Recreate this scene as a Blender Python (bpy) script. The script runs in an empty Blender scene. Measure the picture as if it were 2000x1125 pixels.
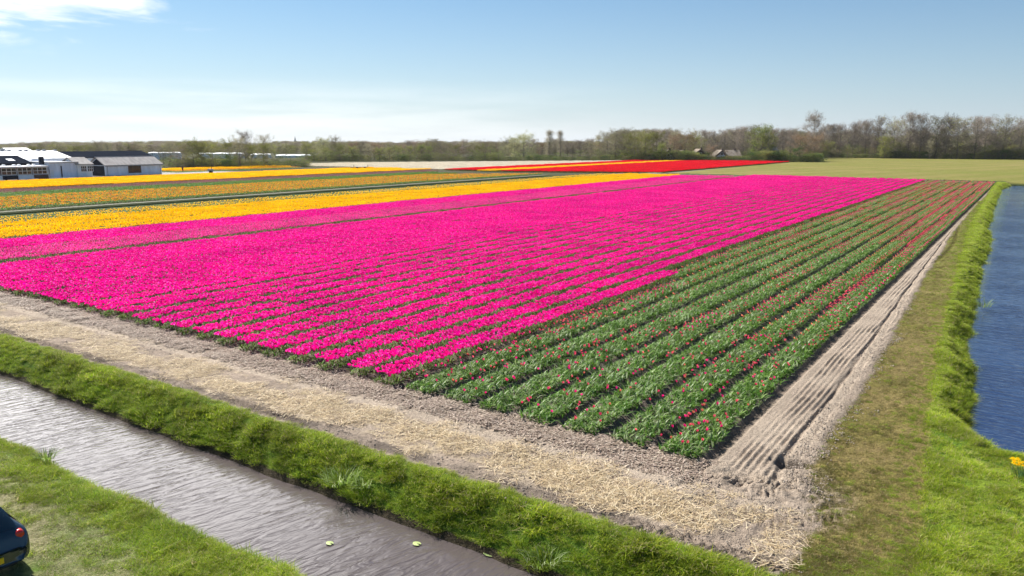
import bpy, math, random
import numpy as np
from mathutils import Vector, Matrix

random.seed(7)
rng = np.random.default_rng(7)
R = math.radians
scene = bpy.context.scene
C = scene.collection

# ------------------------------------------------------------------ camera
FPX, CAMH = 1480.0, 8.5                       # focal length in photo pixels (2000 wide), drone height
PITCH = math.atan((562.5 - 276) / FPX)
YAW = R(34.34)                                # looking 34 deg to the left of the tulip rows (+Y)
cam_d = bpy.data.cameras.new('camera')
cam = bpy.data.objects.new('camera', cam_d)
C.objects.link(cam)
cam.location = (0, 0, CAMH)
cam.rotation_euler = (R(90) - PITCH, 0, YAW)
cam_d.sensor_width = 36.0
cam_d.lens = 36.0 * FPX / 2000.0
cam_d.clip_start = 0.5
cam_d.clip_end = 8000
scene.camera = cam

# ------------------------------------------------------------------ sky and sun
SUN_EL, SUN_AZ = R(46), R(-78)                # azimuth from +Y towards +X
SKY_STRENGTH, SUN_STRENGTH, EXPOSURE = 0.05, 5.0, 0.85
world = bpy.data.worlds.new('World')
scene.world = world
world.use_nodes = True
wn, wl = world.node_tree.nodes, world.node_tree.links
wn.clear()


def N(nodes, t, **kw):
    n = nodes.new(t)
    for k, v in kw.items():
        setattr(n, k, v)
    return n


def mathn(nodes, links, op, a, b=None, c=None, clamp=False):
    n = nodes.new('ShaderNodeMath')
    n.operation = op
    n.use_clamp = clamp
    for i, v in enumerate((a, b, c)):
        if v is None:
            continue
        if isinstance(v, (int, float)):
            n.inputs[i].default_value = v
        else:
            links.new(v, n.inputs[i])
    return n.outputs[0]


def maprange(nodes, links, v, a, b, c=0.0, d=1.0, smooth=True):
    n = nodes.new('ShaderNodeMapRange')
    n.interpolation_type = 'SMOOTHSTEP' if smooth else 'LINEAR'
    links.new(v, n.inputs[0])
    for i, x in enumerate((a, b, c, d)):
        n.inputs[1 + i].default_value = x
    return n.outputs[0]


def mixc(nodes, links, f, a, b, blend='MIX'):
    n = nodes.new('ShaderNodeMix')
    n.data_type = 'RGBA'
    n.blend_type = blend
    for i, v in ((0, f), (6, a), (7, b)):
        if isinstance(v, (int, float)):
            n.inputs[i].default_value = v
        elif isinstance(v, tuple):
            n.inputs[i].default_value = (*v, 1) if len(v) == 3 else v
        else:
            links.new(v, n.inputs[i])
    return n.outputs[2]


sky = N(wn, 'ShaderNodeTexSky', sky_type='NISHITA', sun_disc=False)
sky.sun_elevation, sky.sun_rotation = SUN_EL, SUN_AZ
sky.altitude, sky.air_density, sky.dust_density, sky.ozone_density = 0, 1.0, 0.4, 1.5
tc = N(wn, 'ShaderNodeTexCoord')
sep = N(wn, 'ShaderNodeSeparateXYZ')
wl.new(tc.outputs['Generated'], sep.inputs[0])
dx, dy, dz = sep.outputs
zz = mathn(wn, wl, 'ADD', mathn(wn, wl, 'MAXIMUM', dz, 0.0), 0.07)
cx = mathn(wn, wl, 'DIVIDE', dx, zz)
cy = mathn(wn, wl, 'DIVIDE', dy, zz)
comb = N(wn, 'ShaderNodeCombineXYZ')
wl.new(cx, comb.inputs[0])
wl.new(cy, comb.inputs[1])
# broken cloud towards the sun (left of the view) and thin streaks low on that side
n1 = N(wn, 'ShaderNodeTexNoise')
n1.inputs['Scale'].default_value = 1.1
n1.inputs['Detail'].default_value = 9
n1.inputs['Roughness'].default_value = 0.56
n1.inputs['Distortion'].default_value = 0.35
wl.new(comb.outputs[0], n1.inputs['Vector'])
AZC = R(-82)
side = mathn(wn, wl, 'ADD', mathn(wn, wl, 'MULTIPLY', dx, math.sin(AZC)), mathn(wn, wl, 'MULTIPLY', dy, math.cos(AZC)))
# a cloud bank over the sun's side, unseen part shaped to brighten the ditch: its lower edge cuts the top left corner of the view
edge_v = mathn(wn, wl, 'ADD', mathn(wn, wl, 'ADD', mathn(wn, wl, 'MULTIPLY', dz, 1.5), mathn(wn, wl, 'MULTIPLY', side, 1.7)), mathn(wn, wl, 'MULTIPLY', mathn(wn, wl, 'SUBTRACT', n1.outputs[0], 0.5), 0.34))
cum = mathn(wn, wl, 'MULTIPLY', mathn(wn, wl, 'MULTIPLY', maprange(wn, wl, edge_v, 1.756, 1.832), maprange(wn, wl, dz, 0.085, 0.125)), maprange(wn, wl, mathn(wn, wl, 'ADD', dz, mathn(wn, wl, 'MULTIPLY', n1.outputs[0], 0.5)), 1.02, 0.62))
n3 = N(wn, 'ShaderNodeTexNoise')
n3.inputs['Scale'].default_value = 2.6
n3.inputs['Detail'].default_value = 8
n3.inputs['Roughness'].default_value = 0.6
wl.new(comb.outputs[0], n3.inputs['Vector'])
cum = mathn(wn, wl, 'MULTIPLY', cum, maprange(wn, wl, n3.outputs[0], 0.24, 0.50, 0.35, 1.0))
mp = N(wn, 'ShaderNodeMapping')
mp.inputs['Scale'].default_value = (1.0, 0.42, 9.0)
mp.inputs['Rotation'].default_value = (0, 0, R(-30))
wl.new(tc.outputs['Generated'], mp.inputs[0])
n2 = N(wn, 'ShaderNodeTexNoise')
n2.inputs['Scale'].default_value = 4.2
n2.inputs['Detail'].default_value = 7
n2.inputs['Roughness'].default_value = 0.55
wl.new(mp.outputs[0], n2.inputs['Vector'])
low = mathn(wn, wl, 'MULTIPLY', maprange(wn, wl, dz, 0.0, 0.01), maprange(wn, wl, dz, 0.085, 0.035))
cir = mathn(wn, wl, 'MULTIPLY', mathn(wn, wl, 'MULTIPLY', low, maprange(wn, wl, side, 0.45, 0.95)), maprange(wn, wl, n2.outputs[0], 0.38, 0.66))
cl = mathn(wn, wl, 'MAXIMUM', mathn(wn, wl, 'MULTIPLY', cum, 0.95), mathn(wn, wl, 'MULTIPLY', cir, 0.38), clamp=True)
sky_c = mixc(wn, wl, 1.0, sky.outputs[0], (0.48, 0.90, 1.16), 'MULTIPLY')
# pale spring haze low over the land, whiter on the sun's side
hz_f = mathn(wn, wl, 'POWER', 2.718, mathn(wn, wl, 'MULTIPLY', mathn(wn, wl, 'MAXIMUM', dz, 0.0), -8.5))
hz_c = mixc(wn, wl, maprange(wn, wl, side, 0.0, 1.0, smooth=False), (6.9, 7.6, 8.7), (11.4, 11.5, 11.6))
sky_c = mixc(wn, wl, mathn(wn, wl, 'MULTIPLY', hz_f, 0.9), sky_c, hz_c)
cl_c = mixc(wn, wl, maprange(wn, wl, edge_v, 1.84, 2.02), (15.0, 15.0, 15.0), (66.0, 65.0, 64.5))  # unseen core of the bank brightened for its reflection in the ditch
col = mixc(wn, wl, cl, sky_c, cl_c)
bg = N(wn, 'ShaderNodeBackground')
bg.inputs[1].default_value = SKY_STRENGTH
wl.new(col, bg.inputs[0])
wo = N(wn, 'ShaderNodeOutputWorld')
wl.new(bg.outputs[0], wo.inputs[0])

sun_d = bpy.data.lights.new('sun', 'SUN')
sun_d.energy = SUN_STRENGTH
sun_d.angle = R(0.53)
sun_d.color = (1.0, 0.955, 0.89)
sun = bpy.data.objects.new('sun', sun_d)
C.objects.link(sun)
sdir = Vector((math.sin(SUN_AZ) * math.cos(SUN_EL), math.cos(SUN_AZ) * math.cos(SUN_EL), math.sin(SUN_EL)))
sun.rotation_euler = sdir.to_track_quat('Z', 'Y').to_euler()
sun.location = (-40, 20, 60)

vs = scene.view_settings
vs.view_transform = 'Standard'
vs.look = 'None'
vs.exposure = EXPOSURE
vs.gamma = 1
vs.use_curve_mapping = False
try:
    scene.cycles.max_bounces = 6
    scene.cycles.transparent_max_bounces = 4
    scene.cycles.caustics_reflective = False
    scene.cycles.caustics_refractive = False
except Exception:
    pass


# ------------------------------------------------------------------ survey of the place (photo pixel -> metres)
def ray(u, v):
    xc, yc = u - 1000.0, v - 562.5
    zf = FPX * math.cos(PITCH) - yc * math.sin(PITCH)
    d = FPX * math.sin(PITCH) + yc * math.cos(PITCH)
    return (-math.sin(YAW) * zf + math.cos(YAW) * xc, math.cos(YAW) * zf + math.sin(YAW) * xc, -d)


def gnd(u, v, z=0.0):
    a = ray(u, v)
    t = (z - CAMH) / a[2]
    return a[0] * t, a[1] * t


def on_x(u, v, X):
    a = ray(u, v)
    t = X / a[0]
    return a[1] * t, CAMH + a[2] * t


def at_range(u, dist):
    a = ray(u, 276)
    k = dist / math.hypot(a[0], a[1])
    return a[0] * k, a[1] * k


def z_at(v, dist_fwd):
    return CAMH - (v - 276) / FPX * dist_fwd * 1.0


# ------------------------------------------------------------------ numpy noise
_perm = rng.random((256, 256)).astype(np.float32)


def vnoise(x, y):
    xi = np.floor(x).astype(np.int64)
    yi = np.floor(y).astype(np.int64)
    fx = (x - xi)
    fy = (y - yi)
    fx = fx * fx * (3 - 2 * fx)
    fy = fy * fy * (3 - 2 * fy)
    a = _perm[xi & 255, yi & 255]
    b = _perm[(xi + 1) & 255, yi & 255]
    c = _perm[xi & 255, (yi + 1) & 255]
    d = _perm[(xi + 1) & 255, (yi + 1) & 255]
    return (a * (1 - fx) + b * fx) * (1 - fy) + (c * (1 - fx) + d * fx) * fy


def fbm(x, y, o=4, g=0.5):
    s, a, t = 0, 1.0, 0
    for i in range(o):
        s = s + a * vnoise(x * 2 ** i + 17.3 * i, y * 2 ** i + 9.1 * i)
        t += a
        a *= g
    return s / t


def sst(a, b, x):
    t = np.clip((x - a) / (b - a), 0, 1)
    return t * t * (3 - 2 * t)


# ------------------------------------------------------------------ mesh helpers
def mesh_np(name, verts, faces, mats=(), smooth=False):
    """verts (n,3), faces list of arrays with equal row length (tri / quad)"""
    me = bpy.data.meshes.new(name)
    if not isinstance(faces, (list, tuple)):
        faces = [faces]
    faces = [np.asarray(f, dtype=np.int32) for f in faces if len(f)]
    nl = sum(f.size for f in faces)
    nf = sum(len(f) for f in faces)
    me.vertices.add(len(verts))
    me.vertices.foreach_set('co', np.ascontiguousarray(verts, dtype=np.float32).ravel())
    me.loops.add(nl)
    me.polygons.add(nf)
    me.loops.foreach_set('vertex_index', np.concatenate([f.ravel() for f in faces]))
    tot = np.concatenate([np.full(len(f), f.shape[1], dtype=np.int32) for f in faces])
    st = np.concatenate([[0], np.cumsum(tot)[:-1]]).astype(np.int32)
    me.polygons.foreach_set('loop_start', st)
    me.polygons.foreach_set('loop_total', tot)
    if smooth:
        me.polygons.foreach_set('use_smooth', np.ones(nf, dtype=bool))
    me.update(calc_edges=True)
    for m in mats:
        me.materials.append(m)
    return me


def link(name, me, parent=None, loc=None):
    o = bpy.data.objects.new(name, me)
    C.objects.link(o)
    if parent is not None:
        o.parent = parent
    if loc is not None:
        o.location = loc
    return o


def tag(o, label=None, cat=None, group=None, kind=None):
    for k, v in (('label', label), ('category', cat), ('group', group), ('kind', kind)):
        if v:
            o[k] = v
    return o


def thing(name, label, cat, loc=(0, 0, 0), rz=0.0, group=None):
    o = bpy.data.objects.new(name, None)
    o.empty_display_size = 0.3
    C.objects.link(o)
    o.location = loc
    o.rotation_euler = (0, 0, rz)
    return tag(o, label, cat, group)


def vcol(me, name, arr):
    a = me.attributes.new(name, 'FLOAT_COLOR', 'POINT')
    arr = np.asarray(arr, dtype=np.float32)
    if arr.shape[1] == 3:
        arr = np.concatenate([arr, np.ones((len(arr), 1), np.float32)], 1)
    a.data.foreach_set('color', arr.ravel())


class MB:
    """collects boxes / prisms / tubes as one mesh"""

    def __init__(self):
        self.v, self.f = [], []

    def add(self, vs_, fs):
        n = len(self.v)
        self.v += [tuple(p) for p in vs_]
        self.f += [tuple(i + n for i in f) for f in fs]
        return self

    def box(self, x0, x1, y0, y1, z0, z1):
        return self.add([(x0, y0, z0), (x1, y0, z0), (x1, y1, z0), (x0, y1, z0), (x0, y0, z1), (x1, y0, z1), (x1, y1, z1), (x0, y1, z1)],
                        [(0, 3, 2, 1), (4, 5, 6, 7), (0, 1, 5, 4), (1, 2, 6, 5), (2, 3, 7, 6), (3, 0, 4, 7)])

    def tube(self, pts, rad, n=6, cap=True):
        pts = [Vector(p) for p in pts]
        k = len(pts)
        rad = rad if isinstance(rad, (list, tuple)) else [rad] * k
        vs_, fs = [], []
        for i, p in enumerate(pts):
            t = (pts[min(i + 1, k - 1)] - pts[max(i - 1, 0)]).normalized()
            a = t.orthogonal().normalized() if abs(t.z) < 0.99 else Vector((1, 0, 0))
            a = (a - t * a.dot(t)).normalized()
            b = t.cross(a)
            for j in range(n):
                w = 2 * math.pi * j / n
                vs_.append(p + (a * math.cos(w) + b * math.sin(w)) * rad[i])
        for i in range(k - 1):
            for j in range(n):
                fs.append((i * n + j, i * n + (j + 1) % n, (i + 1) * n + (j + 1) % n, (i + 1) * n + j))
        if cap:
            fs.append(tuple(range(n))[::-1])
            fs.append(tuple((k - 1) * n + j for j in range(n)))
        return self.add(vs_, fs)

    def build(self, name, mat, parent=None, smooth=False, loc=None):
        me = bpy.data.meshes.new(name)
        me.from_pydata(self.v, [], self.f)
        if smooth:
            for p in me.polygons:
                p.use_smooth = True
        me.materials.append(mat)
        me.update()
        return link(name, me, parent, loc)


# ------------------------------------------------------------------ materials
def new_mat(name):
    m = bpy.data.materials.new(name)
    m.use_nodes = True
    nt = m.node_tree
    nt.nodes.clear()
    return m, nt.nodes, nt.links


def simple(name, col_, rough=0.7, metal=0.0, var=0.25, scale=2.0, spec=0.3, bump=0.0, stretch=None):
    m, n, l = new_mat(name)
    b = N(n, 'ShaderNodeBsdfPrincipled')
    tcn = N(n, 'ShaderNodeTexCoord')
    vec = tcn.outputs['Object']
    if stretch:
        mpn = N(n, 'ShaderNodeMapping')
        mpn.inputs['Scale'].default_value = stretch
        l.new(vec, mpn.inputs[0])
        vec = mpn.outputs[0]
    no = N(n, 'ShaderNodeTexNoise')
    no.inputs['Scale'].default_value = scale
    no.inputs['Detail'].default_value = 6
    l.new(vec, no.inputs['Vector'])
    f = maprange(n, l, no.outputs[0], 0.25, 0.75, 1 - var, 1 + var, smooth=False)
    cm = N(n, 'ShaderNodeVectorMath', operation='SCALE')
    cm.inputs[0].default_value = col_
    l.new(f, cm.inputs['Scale'])
    l.new(cm.outputs[0], b.inputs['Base Color'])
    b.inputs['Roughness'].default_value = rough
    b.inputs['Metallic'].default_value = metal
    b.inputs['Specular IOR Level'].default_value = spec
    if bump:
        bn = N(n, 'ShaderNodeBump')
        bn.inputs['Strength'].default_value = bump
        bn.inputs['Distance'].default_value = 0.05
        l.new(no.outputs[0], bn.inputs['Height'])
        l.new(bn.outputs[0], b.inputs['Normal'])
    o = N(n, 'ShaderNodeOutputMaterial')
    l.new(b.outputs[0], o.inputs[0])
    return m


def leafy(name, attr='tint', transl=0.35, rough=0.45, spec=0.3, big=None, each=None):
    """foliage / petals: colour from the piece's own tint, thin and letting light through"""
    m, n, l = new_mat(name)
    at = N(n, 'ShaderNodeAttribute', attribute_name=attr)
    colr = at.outputs['Color']
    if big:
        g = N(n, 'ShaderNodeNewGeometry')
        no = N(n, 'ShaderNodeTexNoise')
        no.inputs['Scale'].default_value = big[0]
        no.inputs['Detail'].default_value = 4
        l.new(g.outputs['Position'], no.inputs['Vector'])
        f = maprange(n, l, no.outputs[0], 0.3, 0.7, 1 - big[1], 1 + big[1], smooth=False)
        sc = N(n, 'ShaderNodeVectorMath', operation='SCALE')
        l.new(colr, sc.inputs[0])
        l.new(f, sc.inputs['Scale'])
        colr = sc.outputs[0]
    if each:
        oi = N(n, 'ShaderNodeObjectInfo')
        sc = N(n, 'ShaderNodeVectorMath', operation='SCALE')
        l.new(colr, sc.inputs[0])
        l.new(maprange(n, l, oi.outputs['Random'], 0.0, 1.0, 1 - each, 1 + each, smooth=False), sc.inputs['Scale'])
        colr = sc.outputs[0]
    b = N(n, 'ShaderNodeBsdfPrincipled')
    b.inputs['Roughness'].default_value = rough
    b.inputs['Specular IOR Level'].default_value = spec
    l.new(colr, b.inputs['Base Color'])
    t = N(n, 'ShaderNodeBsdfTranslucent')
    l.new(colr, t.inputs[0])
    mx = N(n, 'ShaderNodeMixShader')
    mx.inputs[0].default_value = transl
    l.new(b.outputs[0], mx.inputs[1])
    l.new(t.outputs[0], mx.inputs[2])
    o = N(n, 'ShaderNodeOutputMaterial')
    l.new(mx.outputs[0], o.inputs[0])
    return m


def ground_mat():
    m, n, l = new_mat('ground_surface')
    at = N(n, 'ShaderNodeAttribute', attribute_name='albedo')
    g = N(n, 'ShaderNodeNewGeometry')
    no = N(n, 'ShaderNodeTexNoise')
    no.inputs['Scale'].default_value = 9.0
    no.inputs['Detail'].default_value = 8
    no.inputs['Roughness'].default_value = 0.68
    l.new(g.outputs['Position'], no.inputs['Vector'])
    no2 = N(n, 'ShaderNodeTexNoise')
    no2.inputs['Scale'].default_value = 0.5
    no2.inputs['Detail'].default_value = 6
    l.new(g.outputs['Position'], no2.inputs['Vector'])
    f = mathn(n, l, 'MULTIPLY', maprange(n, l, no.outputs[0], 0.25, 0.75, 0.55, 1.45, smooth=False), maprange(n, l, no2.outputs[0], 0.3, 0.7, 0.88, 1.12, smooth=False))
    sc = N(n, 'ShaderNodeVectorMath', operation='SCALE')
    l.new(at.outputs['Color'], sc.inputs[0])
    l.new(f, sc.inputs['Scale'])
    b = N(n, 'ShaderNodeBsdfPrincipled')
    b.inputs['Roughness'].default_value = 0.95
    b.inputs['Specular IOR Level'].default_value = 0.1
    l.new(sc.outputs[0], b.inputs['Base Color'])
    bn = N(n, 'ShaderNodeBump')
    bn.inputs['Strength'].default_value = 1.0
    bn.inputs['Distance'].default_value = 0.07
    no3 = N(n, 'ShaderNodeTexNoise')
    no3.inputs['Scale'].default_value = 26.0
    no3.inputs['Detail'].default_value = 5
    l.new(g.outputs['Position'], no3.inputs['Vector'])
    l.new(mathn(n, l, 'ADD', no.outputs[0], mathn(n, l, 'MULTIPLY', no3.outputs[0], 0.8)), bn.inputs['Height'])
    l.new(bn.outputs[0], b.inputs['Normal'])
    o = N(n, 'ShaderNodeOutputMaterial')
    l.new(b.outputs[0], o.inputs[0])
    return m


def water_mat(name, body, rot, scales, strength, rough=0.045):
    m, n, l = new_mat(name)
    g = N(n, 'ShaderNodeNewGeometry')
    mpn = N(n, 'ShaderNodeMapping')
    mpn.vector_type = 'TEXTURE'
    mpn.inputs['Rotation'].default_value = (0, 0, rot)
    mpn.inputs['Scale'].default_value = (1.0 / scales[0], 1.0 / scales[1], 1)
    l.new(g.outputs['Position'], mpn.inputs[0])
    no = N(n, 'ShaderNodeTexNoise')
    no.inputs['Scale'].default_value = 1.0
    no.inputs['Detail'].default_value = 2.2
    no.inputs['Roughness'].default_value = 0.55
    no.inputs['Distortion'].default_value = 0.9
    l.new(mpn.outputs[0], no.inputs['Vector'])
    pn = N(n, 'ShaderNodeTexNoise')
    pn.inputs['Scale'].default_value = 0.22
    pn.inputs['Detail'].default_value = 3
    l.new(g.outputs['Position'], pn.inputs['Vector'])
    b = N(n, 'ShaderNodeBsdfPrincipled')
    b.inputs['Base Color'].default_value = (*body, 1)
    b.inputs['Roughness'].default_value = rough
    b.inputs['IOR'].default_value = 1.333
    bn = N(n, 'ShaderNodeBump')
    bn.inputs['Distance'].default_value = 0.12
    st = maprange(n, l, pn.outputs[0], 0.35, 0.65, strength * 0.55, strength * 1.15)
    l.new(st, bn.inputs['Strength'])
    l.new(no.outputs[0], bn.inputs['Height'])
    l.new(bn.outputs[0], b.inputs['Normal'])
    o = N(n, 'ShaderNodeOutputMaterial')
    l.new(b.outputs[0], o.inputs[0])
    return m


M_GROUND = ground_mat()
M_DITCH = water_mat('ditch_water', (0.085, 0.070, 0.068), R(76), (1.3, 5.0), 0.34)
M_CANAL = water_mat('canal_water', (0.021, 0.037, 0.088), R(-4), (1.0, 4.6), 0.55)
M_PETAL = leafy('tulip_petal', transl=0.5, rough=0.55, spec=0.10, big=(0.22, 0.14))
M_LEAF = leafy('tulip_leaf', transl=0.42, rough=0.42, spec=0.20, big=(0.5, 0.15))
M_LEAFD = leafy('flower_field_leaf', transl=0.35, rough=0.6, spec=0.06, big=(0.5, 0.15))
M_GRASS = leafy('grass_blade', transl=0.5, rough=0.6, spec=0.08, big=(0.7, 0.28))
M_STRAW = leafy('straw', transl=0.1, rough=0.7, spec=0.2)
M_CROWN = leafy('tree_leaves', transl=0.42, rough=0.7, spec=0.05, each=0.38)
M_BARK = simple('bark', (0.15, 0.13, 0.105), 0.9, var=0.4, scale=3)

# ------------------------------------------------------------------ terrain
CAN_PTS = np.array([(0.6, 24.9), (-0.3, 26.1), (-0.6, 27.4), (-0.85, 29.9), (-0.75, 31.9), (-0.95, 35.8), (-1.4, 38.4), (-1.5, 42.8), (-1.8, 53.6), (-2.3, 64.9), (-2.2, 74.5),
                    (-2.6, 87.1), (-3.5, 94.7), (-3.3, 104.2), (-3.9, 120.0), (-4.6, 148.1), (-4.8, 172.5), (-3.6, 190.0)])
MOWN_PTS = np.array([(-1.0, 14), (-1.2, 17.6), (-1.4, 20.5), (-1.8, 24.8), (-2.4, 33.6), (-3.3, 51.4), (-4.8, 85.6), (-6.2, 171.6), (-6.5, 200)])
LANE_PTS = np.array([(-3.2, 14.5), (-3.4, 17), (-4.2, 20), (-4.25, 22.1), (-4.35, 29.1), (-5.1, 50.2), (-6.0, 84.7), (-6.3, 130), (-6.45, 200)])
BED_R, PITCH_B, BED_W, Y0, Y1 = -6.67, 1.58, 1.18, 18.7, 186.0


def canal_x(y):
    w = 0.22 * (vnoise(y * 0.55, y * 0 + 3.2) - 0.5) + 0.25 * (vnoise(y * 0.16, y * 0 + 8.2) - 0.5)
    return np.interp(y, CAN_PTS[:, 1], CAN_PTS[:, 0]) + w * sst(24, 30, y)


def mown_x(y):
    return np.interp(y, MOWN_PTS[:, 1], MOWN_PTS[:, 0])


def lane_x(y):
    return np.interp(y, LANE_PTS[:, 1], LANE_PTS[:, 0])


def canal_d(x, y):
    """how far inside the canal (metres, + is water side)"""
    a = x - canal_x(y)
    edge = 25.2 + 0.25 * np.sin(x * 1.1)
    b = y - edge
    c = 191.0 - y
    e = 16.0 - x
    return np.minimum(np.minimum(a, b), np.minimum(c, e))


def ditch_far(x):
    return 12.98 + 0.22 * (vnoise(x * 0.7, x * 0 + 1.5) - 0.5) + 0.15 * (vnoise(x * 0.23, x * 0 + 4.1) - 0.5)


def ditch_near(x):
    return 9.62 + 0.3 * (vnoise(x * 0.35, x * 0 + 11.5) - 0.5) + 0.2 * (vnoise(x * 1.1, x * 0 + 5.5) - 0.5)


def zones(x, y):
    """dictionary of soft masks, all between 0 and 1"""
    z = {}
    w1 = 0.5 * (fbm(x * 0.8, y * 0.8, 3) - 0.5)
    w2 = 0.35 * (fbm(x * 2.5 + 40, y * 2.5, 3) - 0.5)
    fieldx = sst(BED_R + 0.35, BED_R + 0.1, x)
    z['field'] = fieldx * sst(Y0 - 0.25, Y0 - 0.05, y) * sst(192.5, 190.5, y) * sst(-93.5, -92.5, x)
    z['near'] = sst(10.6, 10.3, y)
    z['bank'] = sst(12.5, 12.7, y) * sst(14.45, 14.2, y + w1 * 0.3) * sst(0.5, -0.5, x)
    return z, w1, w2


def height_color(x, y):
    z = np.zeros_like(x)
    n_big = fbm(x * 0.05, y * 0.05, 3) - 0.5
    n_mid = fbm(x * 0.9, y * 0.9, 4) - 0.5
    n_fin = fbm(x * 5, y * 5, 3) - 0.5
    n_clod = fbm(x * 3.0 + 9, y * 3.0, 4, 0.6)
    w1 = n_mid
    L = lambda c: np.array(c, dtype=np.float32)
    soil, soil_d, sand = L((0.275, 0.218, 0.168)), L((0.15, 0.12, 0.095)), L((0.345, 0.28, 0.215))
    straw, brown = L((0.43, 0.34, 0.205)), L((0.225, 0.168, 0.128))
    lush, lush2, mown, dry = L((0.085, 0.15, 0.016)), L((0.13, 0.18, 0.018)), L((0.15, 0.13, 0.035)), L((0.27, 0.24, 0.14))

    def mix(a, b, f):
        return a * (1 - f[..., None]) + b * f[..., None]

    col_ = np.zeros(x.shape + (3,), np.float32) + L((0.055, 0.055, 0.024))
    dist = np.hypot(x, y)
    # --- headland and field soil (everything right of the far ditch, up to the meadow)
    inf = sst(-94.5, -93.5, x) * sst(192.5, 191.5, y)
    col_ = mix(col_, soil_d, inf)
    # furrows between the beds
    ph = (x - (BED_R - BED_W / 2)) / PITCH_B
    bedc = np.abs(ph - np.round(ph)) * PITCH_B
    infield = sst(Y0 - 0.1, Y0 + 0.1, y) * sst(191, 190, y) * sst(-93, -92.6, x) * sst(BED_R + 0.5, BED_R + 0.4, x)
    z -= 0.13 * sst(BED_W / 2 - 0.05, BED_W / 2 + 0.12, bedc) * infield
    # headland y 14.2 .. 18.7
    hl = sst(14.1, 14.35, y + 0.25 * w1) * sst(Y0 + 0.05, Y0 - 0.15, y) * sst(-2.2, -3.4, x + 0.8 * w1)
    col_ = mix(col_, mix(np.broadcast_to(soil, col_.shape), sand, np.clip(n_mid * 2 + 0.35, 0, 1)), hl)
    st = sst(14.75, 15.5, y + 0.7 * w1) * sst(17.3, 16.2, y + 0.9 * w1) * sst(-2.9, -3.7, x + 1.2 * w1)
    patch = sst(0.34, 0.56, fbm(x * 0.35 + 3, y * 1.1, 3))
    col_ = mix(col_, straw, st * np.clip(0.10 + 0.4 * patch + 1.8 * n_mid + 1.2 * n_fin, 0, 0.7))
    lane = sst(16.75, 16.95, y + 0.3 * w1) * sst(17.75, 17.5, y + 0.3 * w1) * hl
    col_ = mix(col_, sand * 1.08, lane * 0.95)
    litter = sst(17.5, 17.8, y + 0.5 * w1) * hl
    col_ = mix(col_, brown, litter * np.clip(0.75 + 2.0 * n_mid, 0, 1))
    groove = sst(0.20, 0.05, np.abs(bedc - PITCH_B / 2) + 0.10 * np.abs(n_fin)) * sst(17.0, 17.8, y + 1.2 * w1) * sst(Y0 + .1, Y0, y) * sst(BED_R + 0.9, BED_R + 0.5, x)
    z -= 0.10 * groove
    tyre = sst(14.35, 14.5, y + .1 * w1) * sst(14.95, 14.8, y + .1 * w1) * hl
    col_ = mix(col_, soil_d * 0.9, tyre * np.clip(0.8 + 2.2 * n_mid, 0, 1))
    lug = np.abs(((x * 1.0 + np.abs(y - 14.65) * 1.1) / 0.24) % 1 - 0.5) * 2
    z += tyre * (-0.06 + 0.085 * sst(0.35, 0.65, lug)) * sst(0.42, 0.55, fbm(x * 0.25, y * 0, 2) + 0.08)
    tyre2 = sst(16.85, 16.95, y) * sst(17.5, 17.4, y) * hl * sst(-22, -14, x)
    lug2 = np.abs(((x * 1.0 - np.abs(y - 17.2) * 1.2) / 0.26) % 1 - 0.5) * 2
    z += tyre2 * 0.04 * sst(0.35, 0.65, lug2) * np.clip(n_mid * 3 + 0.6, 0, 1)
    z += hl * (0.17 * (n_clod - 0.5) * (1 - 0.92 * lane) * (1 - 0.4 * st) + 0.07 * n_mid)
    # --- sandy farm track beside the beds
    lx = lane_x(y)
    tr = sst(BED_R + 0.15, BED_R + 0.35, x) * sst(lx + 0.25, lx - 0.05, x + 0.35 * w1) * sst(18.0, 18.9, y + 0.6 * w1) * sst(189, 187, y)
    trc = mix(np.broadcast_to(soil, col_.shape), sand, np.clip(0.55 + 1.5 * n_mid, 0, 1))
    col_ = mix(col_, trc, tr)
    wid = np.maximum(lx - (BED_R + 0.3), 0.15)
    s = (x - (BED_R + 0.3) + 0.12 * w1) / wid                       # 0 at the beds, 1 at the mown verge
    ridg = sst(0.16, 0.22, s) * sst(0.70, 0.66, s) * tr
    bend = 0.10 * (vnoise(y * 0.35, y * 0 + 2.7) - 0.5)
    phase = (x + bend) / 0.185
    amp = 0.075 * np.clip(0.55 + 2.6 * (fbm(x * 1.2, y * 0.6 + 31, 3) - 0.42), 0.1, 1.25)
    broken = sst(0.38, 0.52, fbm(x * 2.2 + 5, y * 2.0, 2))
    z += ridg * amp * (np.abs((phase % 1) - 0.5) * 2 - 0.5) * (0.35 + 0.65 * broken)
    rut = sst(0.64, 0.70, s) * sst(0.76, 0.71, s) * tr
    z -= 0.09 * rut
    smooth_l = sst(0.72, 0.76, s) * sst(0.92, 0.88, s) * tr
    col_ = mix(col_, sand, smooth_l * 0.8)
    edge = sst(0.88, 0.92, s) * tr
    lug3 = np.abs(((y + np.abs(x - lx + 0.2) * 0.8) / 0.22) % 1 - 0.5) * 2
    z += edge * (0.05 * (n_mid + 0.3) + 0.05 * sst(0.3, 0.7, lug3) * np.clip(2.5 * n_mid + 0.5, 0, 1))
    z += tr * 0.04 * (n_clod - 0.5) * (1 - 0.8 * smooth_l)
    # a cross rut and a bent wheel track further along
    cr = np.exp(-((y - (57.5 + (x + 6.3) * 0.9)) / 0.35) ** 2) * sst(-6.5, -6.2, x) * sst(-4.3, -4.7, x)
    z -= 0.14 * cr
    bw = np.exp(-((x - (-5.3 - 0.012 * (y - 70) + 0.25 * np.sin((y - 62) * 0.16))) / 0.12) ** 2) * sst(60, 64, y) * sst(90, 84, y)
    z -= 0.12 * bw
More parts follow.
